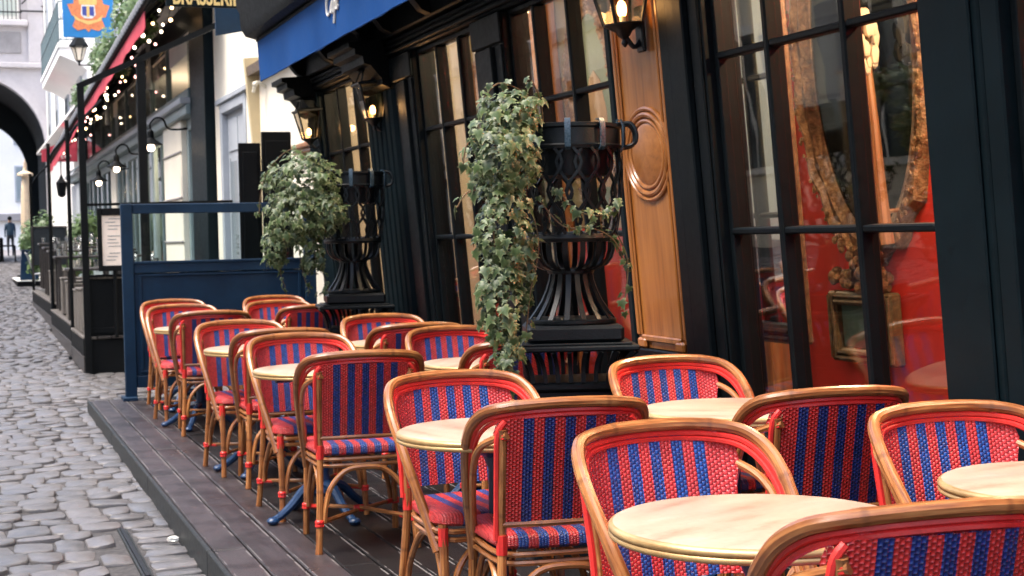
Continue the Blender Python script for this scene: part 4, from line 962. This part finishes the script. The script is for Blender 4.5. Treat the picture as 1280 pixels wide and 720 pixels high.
# end screen: posts, sloping beam, thin rail
es_ = thing('terrace_end_screen', 'thin black metal screen with a sloping top bar where the far terrace starts', 'screen', (1.23, 17.0, zs(17))); z0 = zs(17)
def ebar(n, p, q, r): 
    p, q = Vector(p), Vector(q); part(n, strip([p, q], r*2, r*2, lambda _: (0, -1, .01)), M['black'], es_, 0)
ebar('post', (0, 0, 0), (0, 0, 3.02-z0), .035); ebar('post', (.64, .02, 0), (.64, .02, 3.30-z0), .045)
ebar('top_bar', (-.03, 0, 3.02-z0), (1.48, 0, 3.72-z0), .030); ebar('thin_rail', (.03, 0, 1.75-z0), (1.6, 0, 1.77-z0), .014); ebar('thin_rail', (.03, 0, .98-z0), (.62, 0, .98-z0), .014)
for (x, y, h, n, lab) in ((1.22, 19.25, 2.9, .025, 'thin black awning post at the second planter block'), (1.25, 24.2, 2.85, .028, 'thin black awning post beyond the second planter block'), (1.30, 32.2, 2.6, .028, 'thin black awning post furthest along the far terrace')):
    t = thing('awning_post', lab, 'post', (x, y, zs(y)), 'thin black posts along the far terrace'); part('pole', MB().tube([(0, 0, 0), (0, 0, h)], n, 7), M['black'], t); part('base_plate', MB().box(-.06, .06, -.06, .06, 0, .02, .003), M['black'], t); part('arm', MB().tube(cr([(0, 0, h-.3), (.1, 0, h-.08), (.42, 0, h+.25)], 4), n*.7, 6), M['black'], t)
# raised terrace blocks, slatted boxes, tables with glasses
DW = M['dark_wood']
tz = zs(18)
for (y0, y1, x0, h, lab) in ((17.02, 19.0, 1.2, .40, 'nearest black raised step of the far terrace, its end facing us'), (19.35, 23.9, 1.22, .42, 'second black raised step of the far terrace'), (24.3, 31.5, 1.26, .42, 'long dark raised step furthest along the far terrace')):
    z_ = zs(y0); t = thing('terrace_step', lab, 'step', (x0, y0, z_), 'raised steps of the far terrace'); part('platform', MB().box(0, 1.8, 0, y1-y0, -.06, h-.03, .01), M['black'], t)
    nb = 12
    for k in range(nb): part('board', MB().box(-.02+1.82*k/nb, -.02+1.82*(k+1)/nb-.006, -.02, y1-y0+.02, h-.0295, h, .004), M['weathered'] if k == 0 else DW, t)
    for zz in (0, h*.48): part('side_board', MB().box(-.016, -.0005, .005, y1-y0-.005, zz+.004, zz+h*.46, .004), M['black'] if zz else DW, t)
end = thing('end_panel', 'black boarded end panel standing on the nearest raised step of the far terrace', 'panel', (1.21, 17.04, zs(17.02)+.401))
part('board', MB().box(0, 1.75, 0, .04, 0, .62, .006), M['black'], end); part('cap', MB().box(-.01, 1.76, -.012, .052, .621, .645, .005), M['weathered'], end); part('rail', MB().box(.02, 1.73, -.010, -.0005, .03, .09, .004), M['black'], end)
for (y, h, lab) in ((17.12, .52, 'slatted wooden box on the nearest raised step, first from the black end panel'), (17.58, .50, 'slatted wooden box on the nearest raised step, second from the end panel'), (18.04, .49, 'slatted wooden box on the nearest raised step, third from the end panel'), (18.50, .46, 'slatted wooden box on the nearest raised step, last before the gap'),
                    (19.5, .50, 'slatted wooden box on the second raised step, next to the thin post'), (20.5, .50, 'slatted wooden box in the middle of the second raised step'), (21.6, .5, 'slatted wooden box on the second raised step near its far end'), (24.6, .5, 'slatted wooden box on the furthest raised step')):
    t = thing('slatted_box', lab, 'planter', (1.22+(.03 if y > 19 else 0), y, zs(y)+.40), 'slatted wooden boxes along the far terrace'); L = .40
    part('core', MB().box(.012, .26, .01, L-.01, 0, h-.02), M['black'], t, 0)
    for k in range(4): part('slat', MB().box(-.006, .011, .004+k*L/4, (k+1)*L/4-.006, .01, h-.02, .004), M['weathered'], t)
    for k in range(3): part('slat', MB().box(.002+.088*k, .084+.088*k, -.008, .0095, .01, h-.02, .004), M['weathered'], t)
    part('top', MB().box(-.015, .28, -.012, L+.01, h-.0195, h+.008, .006), M['weathered'], t)
RG = random.Random(9); gi = 0
wheres = ('on the nearest long table of the far terrace', 'on the second long table of the far terrace', 'on the third long table of the far terrace', 'on the fourth long table of the far terrace', 'on the fifth long table of the far terrace')
for ti, (y, z, x0, x1, dy) in enumerate(((19.5, 1.03, 1.20, 2.75, .75), (22.6, 1.16, 1.22, 2.6, .7), (25.0, 1.24, 1.25, 2.6, .7), (27.0, 1.29, 1.28, 2.6, .8), (29.6, 1.36, 1.32, 2.6, .8))):
    o_ = ('nearest', 'second', 'third', 'fourth', 'fifth')[ti]
    t = thing('terrace_table', 'dark long table laid with glasses, %s one of the far terrace' % o_, 'table', (x0, y, z), 'long tables of the far terrace'); w_ = x1-x0
    part('table_top', MB().box(0, w_, 0, dy, -.035, 0, .006), DW, t)
    for a in (.06, w_-.06):
        for c in (.06, dy-.06): part('leg', MB().box(a-.03, a+.03, c-.03, c+.03, -(z-zs(y)-.40), -.0355, .004), DW, t)
    n = 12 if ti < 3 else 8
    for k in range(n):
        g = MB(); g.lathe([(.030, .001), (.038, .10), (.036, .10), (.028, .008), (.0001, .006)], 10); tall = RG.random() < .3
        if tall: g = MB(); g.lathe([(.03, .001), (.03, .004), (.005, .01), (.005, .08), (.03, .11), (.038, .15), (.034, .19), (.032, .19), (.034, .15), (.001, .11)], 10)
        o = part('glass', g, M['tumbler'], None); o.location = (x0+.06+(w_-.12)*(k+RG.uniform(.1, .9))/n*.8, y+RG.uniform(.06, dy-.1), z+.001); gi += 1
        tag(o, ('stemmed wine glass ' if tall else 'plain tumbler ')+wheres[ti], 'glass', ('wine glasses ' if tall else 'tumblers ')+wheres[ti])
# menu board on the end screen
t = thing('menu_board', 'black framed menu board with pale paper beside the blue screen edge', 'menu', (1.36, 17.0, 1.03)); part('panel', MB().box(.03, .31, -.06, -.045, .06, .62), M['paper'], t, 0)
for a, c, e, f in ((0, .045, 0, .68), (.295, .34, 0, .68), (.0455, .2945, 0, .06), (.0455, .2945, .60, .68)): part('frame', MB().box(a, c, -.08, -.03, e, f, .006), M['black'], t)
b = MB(); RG = random.Random(2)
for k in range(13):
    z = .56-k*.037
    if k in (4, 9): continue
    b.box(.08+RG.uniform(0, .04), .24+RG.uniform(-.06, .03), -.0625, -.0605, z, z+.008)
part('print', b, M['roof_zinc'], t, 0); part('stem', MB().tube([(.17, -.05, 0), (.17, -.05, -.72)], .02, 6), M['black'], t)
# gooseneck lamps, lit
for (x, y, z, lab) in ((2.46, 30.0, 2.52, 'gooseneck lamp lit on the teal front, lowest and furthest left'), (2.48, 26.6, 2.62, 'gooseneck lamp lit on the teal front, middle one of three'), (2.52, 21.9, 2.70, 'gooseneck lamp lit on the cream pillar of the glazed brasserie')):
    t = thing('gooseneck_lamp', lab, 'lamp', (x, y, z), 'lit gooseneck lamps of the brasserie'); part('arm', MB().tube(cr([(0, 0, .22), (0, 0, .30), (.08, 0, .38), (.18, 0, .36), (.24, 0, .24), (.38, 0, .22), (.56, 0, .24)], 5), .014, 6), M['black'], t)
    part('shade', MB().lathe([(.17, 0), (.165, .015), (.09, .06), (.05, .10), (.045, .19), (.02, .22)], 14), M['black'], t); part('globe', MB().sphere((0, 0, -.035), .055, 9, 7), M['bulb_white'], t)
    part('wall_star', MB().lathe([(.05, -.012), (.05, .012)], 5, c=(.50, 0, .235)), M['black'], t)
# brasserie sign
t = thing('brasserie_sign', 'dark hanging board reading BRASSERIE in gold letters, cut by the top edge', 'sign', (1.78, 14.0, 3.455)); part('board', MB().box(0, .78, -.02, .02, 0, .42, .006), M['dark_teal'], t)
fc = bpy.data.curves.new('lettering', 'FONT'); fc.body = 'BRASSERIE'; fc.size = .17; fc.extrude = .003; fc.offset = .004; fc.resolution_u = 4
fo = bpy.data.objects.new('lettering', fc); COL.objects.link(fo); dg = bpy.context.evaluated_depsgraph_get(); me = bpy.data.meshes.new_from_object(fo.evaluated_get(dg)); bpy.data.objects.remove(fo)
me.materials.clear(); me.materials.append(M['gold_ink']); xs = [v.co.x for v in me.vertices]; wd = max(xs)-min(xs); sx = .60/wd
o = link('lettering', me, t); o.matrix_local = Matrix.Translation((.055, -.0235, .022)) @ Matrix.Rotation(math.pi/2, 4, 'X') @ Matrix.Diagonal((sx, 1.25, 1, 1))
for x in (.12, .66): part('hanger', MB().tube([(x, 0, .42), (x, 0, .75)], .012, 6), M['black'], t)
part('wall_arm', MB().tube([(-.05, 0, .75), (1.30, 0, .75)], .02, 6), M['black'], t)
t = thing('blue_sign_board', 'plain dark blue board hanging right behind the BRASSERIE sign', 'sign', (2.36, 14.9, 3.30)); part('board', MB().prism([(0, .02), (.42, .10), (.42, .7), (0, .7)], 1, -.02, .02), M['screen_blue'], t); part('wall_arm', MB().tube([(.1, 0, .60), (.75, 0, .60)], .02, 6), M['black'], t)
# crest sign
t = thing('crest_sign', 'bright blue hanging sign with an orange crest and a small shield', 'sign', (1.89, 30.0, 5.24)); part('board', MB().box(0, .93, -.025, .025, 0, .98, .006), M['crest_blue'], t)
def flat(name, poly, mat, d): 
    part(name, MB().prism([(.465+x*.40, .44+z*.42) for x, z in poly], 1, -.0255-d, -.0256-d+.006), mat, t, 0)
car = [(-.25, .88), (.28, .90), (.62, .72), (.72, .40), (1.0, .34), (.80, -.18), (.60, -.22), (.75, -.62), (.45, -.82), (.12, -.72), (0, -.88), (-.15, -.72), (-.50, -.82), (-.74, -.62), (-.55, -.22), (-.75, -.14), (-.95, .36), (-.66, .40), (-.64, .76)]
part('crest', MB().prism([(.465+x*.40, .47+z*.42) for x, z in car], 1, -.032, -.0255), M['crest_orange'], t, 0)
part('crest', MB().prism([(.465+x*.40, .47+z*.42) for x, z in [(-.42, .62), (0, .80), (.42, .62), (.40, .36), (-.40, .36)]], 1, -.036, -.0325), M['crest_yellow'], t, 0)
part('crest', MB().prism([(.465+x*.40, .47+z*.42) for x, z in [(-.70, -.08), (-.4, -.3), (0, -.38), (.4, -.3), (.66, -.1), (.60, -.34), (0, -.55), (-.6, -.32)]], 1, -.036, -.0325), M['crest_yellow'], t, 0)
part('shield', MB().prism([(.465+x*.40, .47+z*.42) for x, z in [(-.30, .34), (.30, .34), (.34, -.10), (.18, -.26), (-.18, -.26), (-.34, -.10)]], 1, -.040, -.0365), M['white_ink'], t, 0)
for a, c in ((-.27, .03), (.06, .27)):
    part('shield_quarter', MB().prism([(.465+x*.40, .47+z*.42) for x, z in [(a, .28), (c-.05 if a < 0 else c, .28), (c-.07 if a < 0 else c, -.16), (a, -.12)]], 1, -.043, -.0405), M['crest_navy'], t, 0)
part('shield_bar', MB().prism([(.465+x*.40, .47+z*.42) for x, z in [(-.07, .30), (.06, .30), (.06, -.20), (-.07, -.20)]], 1, -.0445, -.0435), M['crest_yellow'], t, 0)
b = MB()
for k in range(7): x = .36+k*.032; b.box(x, x+.010, -.031, -.0256, .88, .94); b.box(x, x+.024, -.031, -.0256, .905+.02*(k % 2), .913+.02*(k % 2))
part('lettering', b, M['black'], t, 0)
part('wall_arm', MB().tube([(-.05, 0, 1.06), (1.12, 0, 1.06)], .022, 6), M['black'], t)
for x in (.12, .81): part('hanger', MB().tube([(x, 0, .98), (x, 0, 1.06)], .012, 5), M['black'], t)
# old street lamp on the far white wall
t = thing('street_lantern', 'old street lantern on a thin wall arm below the crest sign', 'lantern', (2.60, 36, 5.42)); k = 1.45
part('glass_body', MB().lathe([(.055*k, .06*k), (.12*k, .27*k)], 6), M['lamp_glass'], t, 0); part('cap', MB().lathe([(.15*k, .27*k), (.15*k, .285*k), (.05*k, .44*k), (.02*k, .46*k), (.03*k, .49*k), (.004, .52*k)], 6), M['black'], t, 0)
part('base', MB().lathe([(.004, -.04), (.03, 0), (.02, .03), (.085, .085)], 8), M['black'], t)
for i in range(6): a = math.pi*i/3; part('rib', MB().tube([(.055*k*math.cos(a), .055*k*math.sin(a), .06*k), (.12*k*math.cos(a), .12*k*math.sin(a), .27*k)], .010, 4), M['black'], t)
part('arm', MB().tube([(0, 0, -.02), (.44, 0, -.03)], .016, 5), M['black'], t); part('wall_plate', MB().box(.43, .48, -.03, .03, -.16, .14, .005), M['black'], t)
# white houses, balcony, arch
wh = thing('white_house', 'overexposed white house front above the dark terrace awning', 'building', (3.08, 21, 0)); b = MB(); b.box(0, 5, 0, 39, 4.0, 16); b.box(0, 5, 25, 39, -.1, 3.999); part('wall', b, M['white_wall'], wh, 0)
for y in (2.5, 6.5, 10.5, 14.5, 20.8, 26, 31, 35.5):
    for z in (5.0, 8.3, 11.6):
        f = part('window', MB().box(-.05, -.0005, y, y+1.5, z, z+2.1, .01), M['pale_grey'], wh); part('pane', MB().box(-.055, -.0505, y+.12, y+.70, z+.12, z+1.98), M['glass'], f, 0); part('pane', MB().box(-.055, -.0505, y+.80, y+1.38, z+.12, z+1.98), M['glass'], f, 0); part('window_sill', MB().box(-.12, -.0005, y-.1, y+1.6, z-.10, z-.001, .01), M['white_wall'], f)
for y in (5.2, 13.2): part('drainpipe', MB().tube([(-.06, y, 3.9), (-.06, y, 16)], .05, 7), M['pale_grey'], wh)
bal = part('balcony', MB().box(-.70, 0, 19, 28, 6.28, 6.42, .02).prism([(-.001, 5.75), (-.30, 5.95), (-.66, 6.10), (-.66, 6.279), (-.001, 6.279)], 1, 19.05, 27.9), M['white_wall'], wh)
b = MB()
for k in range(46): y = 19.05+8.9*k/45; b.tube([(-.66, y, 6.42), (-.66, y, 7.45)], .014, 4)
for k in range(5): x = -.62+.14*k; b.tube([(x, 19.05, 6.42), (x, 19.05, 7.45)], .014, 4)
for z in (6.5, 7.0, 7.45): b.tube([(-.66, 19.05, z), (-.66, 27.95, z)], .02, 5); b.tube([(-.66, 19.05, z), (0, 19.05, z)], .02, 5)
part('railing', b, TF, bal)
part('cornice', MB().box(-.4, 0, 0, 39, 4.7, 4.8, .02), M['white_wall'], wh)
ah = thing('arch_house', 'pale lilac stone house closing the street over a dark round archway', 'building', (0.3, 60, 0))
def arch_wall(name, y0, y1, r, zsp, x0, x1, zt, mat):
    n = 24; vs = []; fs = []
    ring = [(r*math.cos(math.pi*i/n), zsp+r*math.sin(math.pi*i/n)) for i in range(n+1)]
    top = [(x1 if c > 0 else x0, zt) if abs(c) > r*.72 else (max(x0, min(x1, c*1.0)), zt) for c, s in ring]
    b = MB()
    pr = [(r, -.5), (x1, -.5), (x1, zsp)]; b.prism(pr+[(r, zsp)], 1, y0, y1); b.prism([(-r, -.5), (x0, -.5), (x0, zsp), (-r, zsp)], 1, y0, y1)
    for i in range(n):
        (a, c), (d, e) = ring[i], ring[i+1]; za = zt
        b.prism([(a, c), (a, zt), (d, zt), (d, e)], 1, y0, y1)
    b.prism([(r, zsp), (x1, zsp), (x1, zt), (r, zt)], 1, y0, y1); b.prism([(-r, zsp), (x0, zsp), (x0, zt), (-r, zt)], 1, y0, y1)
    return part(name, b, mat, ah, 0)
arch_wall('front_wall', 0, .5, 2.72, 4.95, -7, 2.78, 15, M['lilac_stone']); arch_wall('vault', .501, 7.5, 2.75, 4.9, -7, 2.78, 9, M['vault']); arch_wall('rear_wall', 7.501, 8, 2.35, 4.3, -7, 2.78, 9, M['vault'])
b = MB(); n = 32
for s in range(n):
    a0, a1 = math.pi*s/n, math.pi*(s+1)/n; b.prism([(2.73*math.cos(a0), 4.95+2.73*math.sin(a0)), (3.0*math.cos(a0), 4.95+3.0*math.sin(a0)), (3.0*math.cos(a1), 4.95+3.0*math.sin(a1)), (2.73*math.cos(a1), 4.95+2.73*math.sin(a1))], 1, -.10, -.001)
part('arch_moulding', b, M['lilac_stone'], ah, 0)
part('cornice', MB().box(-7, 2.75, -.25, -.001, 7.95, 8.15, .03), M['lilac_stone'], ah); part('cornice', MB().box(-7, 2.2, -.35, -.001, 9.5, 9.72, .03), M['lilac_stone'], ah)
part('stone_panel', MB().box(-1.2, 1.95, -.06, -.001, 8.5, 9.3, .02), M['grey_stone'], ah); part('pier', MB().box(2.2, 2.78, -.18, -.001, 8.151, 15, .03), M['lilac_stone'], ah)
for k in range(9): part('quoin', MB().box(2.79, 3.3, -.22, .3, 8.2+k*.72, 8.85+k*.72, .03), M['grey_stone'], ah)
f = part('window', MB().box(-.2, 1.9, -.05, -.001, 9.75, 12.6, .02), M['white_ink'], ah)
for a in (-.05, .95): part('pane', MB().box(a, a+.85, -.056, -.0505, 9.9, 12.4), M['glass'], f, 0)
b = MB()
for k in range(16): b.tube([(-.3+.15*k, -.3, 9.72), (-.3+.15*k, -.3, 10.6)], .018, 4)
b.tube([(-.3, -.3, 10.62), (2.0, -.3, 10.62)], .035, 5); b.tube([(-.3, -.3, 10.0), (2.0, -.3, 10.0)], .025, 5); part('railing', b, M['black'], f)
b = MB(); b.tube([(1.95, -.3, 10.05), (3.4, -.3, 10.05)], .03, 5); b.tube(cr([(2.0, -.3, 10.3), (2.5, -.3, 10.75), (2.9, -.3, 10.6), (2.95, -.3, 10.2), (2.7, -.3, 10.25)], 5), .025, 5); part('sign_bracket', b, M['black'], ah)
# beyond the arch: a bright pale house
bh = thing('pale_house_beyond', 'bleached pale house seen through the archway', 'building', (-6, 84, 0)); part('wall', MB().box(0, 16, 0, 4, -.5, 14), M['white_wall'], bh, 0)
for x in (6.6, 8.6, 10.6):
    for z in (3.6, 6.6): f = part('window', MB().box(x, x+1.0, -.05, -.001, z, z+1.9, .02), M['pale_grey'], bh); part('pane', MB().box(x+.1, x+.9, -.056, -.0505, z+.1, z+1.8), M['glass'], f, 0)
part('shopfront_band', MB().box(2, 14, -.3, -.001, 2.6, 3.0, .03), M['grey_stone'], bh)
# opposite side of the street (behind the camera's left shoulder, mirrored in the windows)
for i, (y0, y1, h, mat, lab) in enumerate(((-14, 4, 6.6, 'cream_wall', 'cream house across the street, left of the camera and behind it'), (4.05, 22, 7.2, 'cream_wall', 'cream house across the street with tall shuttered windows, mirrored in the cafe glass'), (22.05, 59, 8, 'white_wall', 'white house across the street towards the arch'))):
    h_ = thing('house_opposite', lab, 'building', (-4.3, y0, 0)); part('wall', MB().box(-4, 0, 0, y1-y0, -.3, h), M[mat], h_, 0); part('cornice', MB().box(.001, .25, 0, y1-y0, h-.3, h, .03), M[mat], h_); part('string_course', MB().box(.001, .10, 0, y1-y0, 3.5, 3.7, .02), M['pale_grey'], h_)
    k = 1.2
    while k < y1-y0-2.0:
        for z in (.9, 4.2, 7.0):
            if z+2 > h-.3: continue
            f = part('window', MB().box(.001, .06, k, k+1.15, z, z+2.0, .01), M['white_ink'], h_); part('pane', MB().box(.061, .066, k+.10, k+.54, z+.1, z+1.9), M['mirror_dark'], f, 0); part('pane', MB().box(.061, .066, k+.61, k+1.05, z+.1, z+1.9), M['mirror_dark'], f, 0)
            for a in (k-.58, k+1.17): part('window_shutter', MB().box(.001, .05, a, a+.56, z, z+2.0, .01), M['pale_grey'], f)
        k += 3.1
# ================================================================ plants of the far terrace
def bush(name, label, cat, loc, size, n, ls, group=None, seed=1, stem=True, droop=0.0):
    rs = random.Random(seed); t = thing(name, label, cat, loc, group); mb = MB(); ctr = [(rs.uniform(-.7, .7)*size[0], rs.uniform(-.7, .7)*size[1], size[2]*rs.uniform(.2, .9)) for _ in range(9)]
    for _ in range(n):
        c = rs.choice(ctr); d = Vector((rs.gauss(0, 1), rs.gauss(0, 1), rs.gauss(0, 1))).normalized(); q = rs.random()**.5; s = ls*rs.uniform(.6, 1.3)
        p = Vector((c[0]+d.x*size[0]*.42*q, c[1]+d.y*size[1]*.42*q, max(.03, c[2]+d.z*size[2]*.28*q-droop*abs(d.x)))); nn = (d+Vector((0, -.3, .6))).normalized(); u = nn.orthogonal().normalized(); u = Matrix.Rotation(rs.uniform(0, 6.28), 3, nn)@u; v = nn.cross(u)
        sh = rs.random(); mb.add([p-u*s*.4, p+v*s, p+u*s*.4, p-v*s], [(0, 1, 2, 3)], [[(.6, sh), (1, sh), (.6, sh), (1, sh)]])
    part('crown', mb, M['shrub'], t, 0)
    if stem:
        b = MB()
        for c in ctr[:6]: b.tube(cr([(0, 0, 0), (c[0]*.3, c[1]*.3, c[2]*.5), c], 4), [.018-.0015*i for i in range(9)], 5)
        part('stem', b, M['stem'], t)
    return t
for i, (x, y, z, sz, lab) in enumerate(((2.36, 19.6, 4.35, (.22, .6, .5), 'leafy plant on the dark awning roof, top right near the hanging sign'), (2.36, 22.6, 4.22, (.22, 1.0, .42), 'leafy plant on the awning roof, below the crest sign right edge'), (2.36, 27.0, 4.08, (.24, 1.4, .5), 'leafy plant on the awning roof, just right of the street lantern'), (2.36, 32.5, 3.88, (.24, 1.8, .5), 'leafy plant on the awning roof, furthest and lowest'), (2.75, 27, 5.0, (.25, .8, .7), 'blue green shrub hanging high on the white wall'))):
    bush('roof_plant', lab, 'plant', (x, y, z), (sz[0]*1.1, sz[1]*1.5, sz[2]*1.5), 1300, .055, 'plants growing on the awning roof', 30+i, droop=.2)
bush('shrub', 'green shrub in the dark gap behind the laid tables of the far terrace', 'shrub', (2.25, 34, .55), (.65, .8, 1.5), 1500, .07, 'shrubs at the far end of the terrace', 41); bush('shrub', 'green shrub left of the dark board, by the pale post', 'shrub', (1.82, 42, .40), (.45, .8, 1.7), 1200, .09, 'shrubs at the far end of the terrace', 42); bush('shrub', 'green shrub right behind the dark standing board', 'shrub', (1.85, 37, .45), (.5, .6, 1.6), 900, .08, 'shrubs at the far end of the terrace', 43)
t = thing('chalk_board', 'dark green standing board among the shrubs of the far terrace', 'board', (1.30, 31.7, .62)); part('board', MB().box(0, .62, -.02, .02, .3, 1.05, .01), M['vault'], t)
for a in (-.03, .621): part('frame', MB().box(a, a+.03, -.03, .03, .0, 1.08, .005), M['dark_wood'], t)
part('frame', MB().box(0, .62, -.03, .03, 1.051, 1.08, .005), M['dark_wood'], t)
y = 40; t = thing('tapered_planter', 'dark blue tapered planter box on a white edged step by the far kerb', 'planter', (1.52, y, zs(y)+.16)); part('body', MB().prism([(-.22, 0), (.22, 0), (.17, .72), (-.17, .72)], 1, -.2, .2), M['screen_blue'], t, 0); part('rim', MB().box(-.19, .19, -.22, .22, .721, .75, .008), M['screen_blue'], t); part('soil', MB().box(-.15, .15, -.18, .18, .7505, .76), M['soil'], t)
t = thing('kerb_step', 'low dark step with a white top edge under the blue planter', 'step', (1.42, 39.7, zs(39.7))); part('block', MB().box(-.2, 1.3, 0, 4, -.05, .13, .01), M['black'], t); part('edge', MB().box(-.21, 1.3, -.01, 4, .131, .158, .006), M['white_ink'], t)
y = 46; t = thing('closed_parasol', 'closed beige parasol on a tall pole by the archway', 'parasol', (1.72, y, zs(y))); part('pole', MB().tube([(0, 0, 0), (0, 0, 3.3)], .05, 7), M['tan'], t); part('canopy', MB().lathe([(.09, .9), (.16, 1.3), (.14, 2.2), (.10, 2.9), (.22, 2.92), (.22, 2.98), (.06, 3.06), (.01, 3.4)], 10), M['tan'], t); part('base', MB().lathe([(.3, 0), (.3, .06), (.06, .10)], 12), M['black'], t)
y = 36; t = thing('metal_chair', 'pale bent metal chair at the far kerb before the blue planter', 'chair', (1.58, y, zs(y)))
for s in (-.16, .16): part('side_frame', MB().tube(cr([(-.18, s, 0), (-.10, s, .30), (-.14, s, .55), (-.26, s, .90)], 4), .014, 5), M['pale_metal'], t); part('front_leg', MB().tube(cr([(.25, s, 0), (.2, s, .25), (.16, s, .45), (-.1, s, .44)], 4), .014, 5), M['pale_metal'], t)
part('seat', MB().box(-.12, .2, -.17, .17, .445, .462, .005), M['pale_metal'], t); part('back', MB().tube(cr([(-.26, -.16, .9), (-.29, 0, .93), (-.26, .16, .9)], 4), .014, 5), M['pale_metal'], t)
y = 62; t = thing('bollard', 'dark bollard with a cross bar at the far left edge of the street', 'bollard', (1.36, y, zs(y))); part('post', MB().lathe([(.10, 0), (.08, .1), (.07, .85), (.09, .88), (.03, .95)], 8), M['black'], t); part('bar', MB().tube([(0, 0, .62), (.5, 0, .62)], .035, 5), M['black'], t); part('bar', MB().tube([(.5, 0, 0), (.5, 0, .62)], .035, 5), M['black'], t)
# small red far awning with pale lettering
y = 44; t = thing('red_shop_awning', 'small red far shop awning with pale lettering near the archway', 'awning', (2.10, y, 0)); part('valance', MB().box(0, .95, -.02, .02, 3.62, 3.95, .01), M['awning_red'], t); part('canopy', MB().prism([(0, 3.95), (.95, 3.95), (.95, 4.3)], 1, -.02, 1.4), M['awning_red'], t, 0); b = MB()
for k in range(6): b.tube([(.25+.1*k+.03*math.cos(a), -.026, 3.76+.045*math.sin(a)) for a in [i*.9 for i in range(6+(k % 2))]], .010, 4)
part('lettering', b, M['white_ink'], t)
t = thing('hanging_lantern', 'small dark hanging lantern at the far end of the dark awning', 'lantern', (1.95, 33, 2.45)); part('body', MB().lathe([(.03, -.14), (.08, -.1), (.11, .16), (.05, .24), (.01, .34)], 6), M['black'], t, 0); part('globe', MB().sphere((0, 0, .04), .05, 6, 5), M['lamp_glass'], t); part('hanger', MB().tube([(0, 0, .3), (0, 0, .62), (.2, 0, .68)], .014, 5), M['black'], t)
# ================================================================ a person walking away
y = 70; p = thing('person', 'person in a blue grey jacket and dark trousers walking away far down the street', 'person', (1.92, y, zs(y)))
J = [((0, 0, .95), .115, -1), ((0, .01, 1.15), .13, 0), ((0, .01, 1.36), .135, 1), ((0, 0, 1.48), .055, 2), ((0, -.01, 1.60), .085, 3), ((0, -.01, 1.70), .075, 4),
     ((.17, .02, 1.40), .065, 2), ((.205, .06, 1.16), .05, 6), ((.20, -.02, .92), .036, 7), ((.20, -.03, .83), .035, 8), ((-.17, .02, 1.40), .065, 2), ((-.21, -.04, 1.16), .05, 10), ((-.21, .06, .94), .036, 11), ((-.21, .08, .85), .035, 12),
     ((.09, .02, .88), .095, 0), ((.10, .10, .50), .065, 14), ((.10, -.02, .10), .045, 15), ((.11, .12, .04), .04, 16), ((-.09, -.02, .88), .095, 0), ((-.10, -.02, .48), .065, 18), ((-.10, -.16, .12), .045, 19), ((-.10, -.06, .04), .04, 20)]
me = bpy.data.meshes.new('body'); me.from_pydata([j[0] for j in J], [(j[2], i) for i, j in enumerate(J) if j[2] >= 0], []); o = link('body', me, p)
md = o.modifiers.new('skin', 'SKIN'); sv = me.skin_vertices[0].data
for i, j in enumerate(J): sv[i].radius = (j[1], j[1]*.85)
sv[0].use_root = True; o.modifiers.new('sub', 'SUBSURF').levels = 1; o.modifiers['sub'].render_levels = 2
t = NT('walker'); z = t.xyz(t.coord())[2]; n = t.noise(t.coord(), 12, 3)
M['walker'] = t.done(t.ramp(t.math('ADD', t.math('DIVIDE', z, 2.0), t.math('MULTIPLY', t.math('SUBTRACT', n, .5), .01)), [(0, (.03, .025, .02)), (.045, (.020, .022, .030)), (.455, (.020, .022, .030)), (.465, (.022, .050, .085)), (.735, (.022, .050, .085)), (.745, (.45, .26, .18))]), .8)
t.n['Color Ramp'].color_ramp.interpolation = 'CONSTANT'; me.materials.append(M['walker'])
part('hair', MB().sphere((0, -.025, 1.675), .098, 10, 8, (1, 1.05, .95)), M['black'], p)

t = thing('paper_scrap', 'crumpled white paper scrap lying on the setts against the terrace kerb', 'litter', (.905, 7.42, zs(7.4))); RG = random.Random(6); b = MB(); b.sphere((0, 0, .014), .022, 9, 6, (1.3, 1.0, .7)); b.v = [(x+RG.uniform(-.006, .006), y+RG.uniform(-.006, .006), z+RG.uniform(-.003, .005)) for x, y, z in b.v]; part('paper', b, M['white_ink'], t, 10)
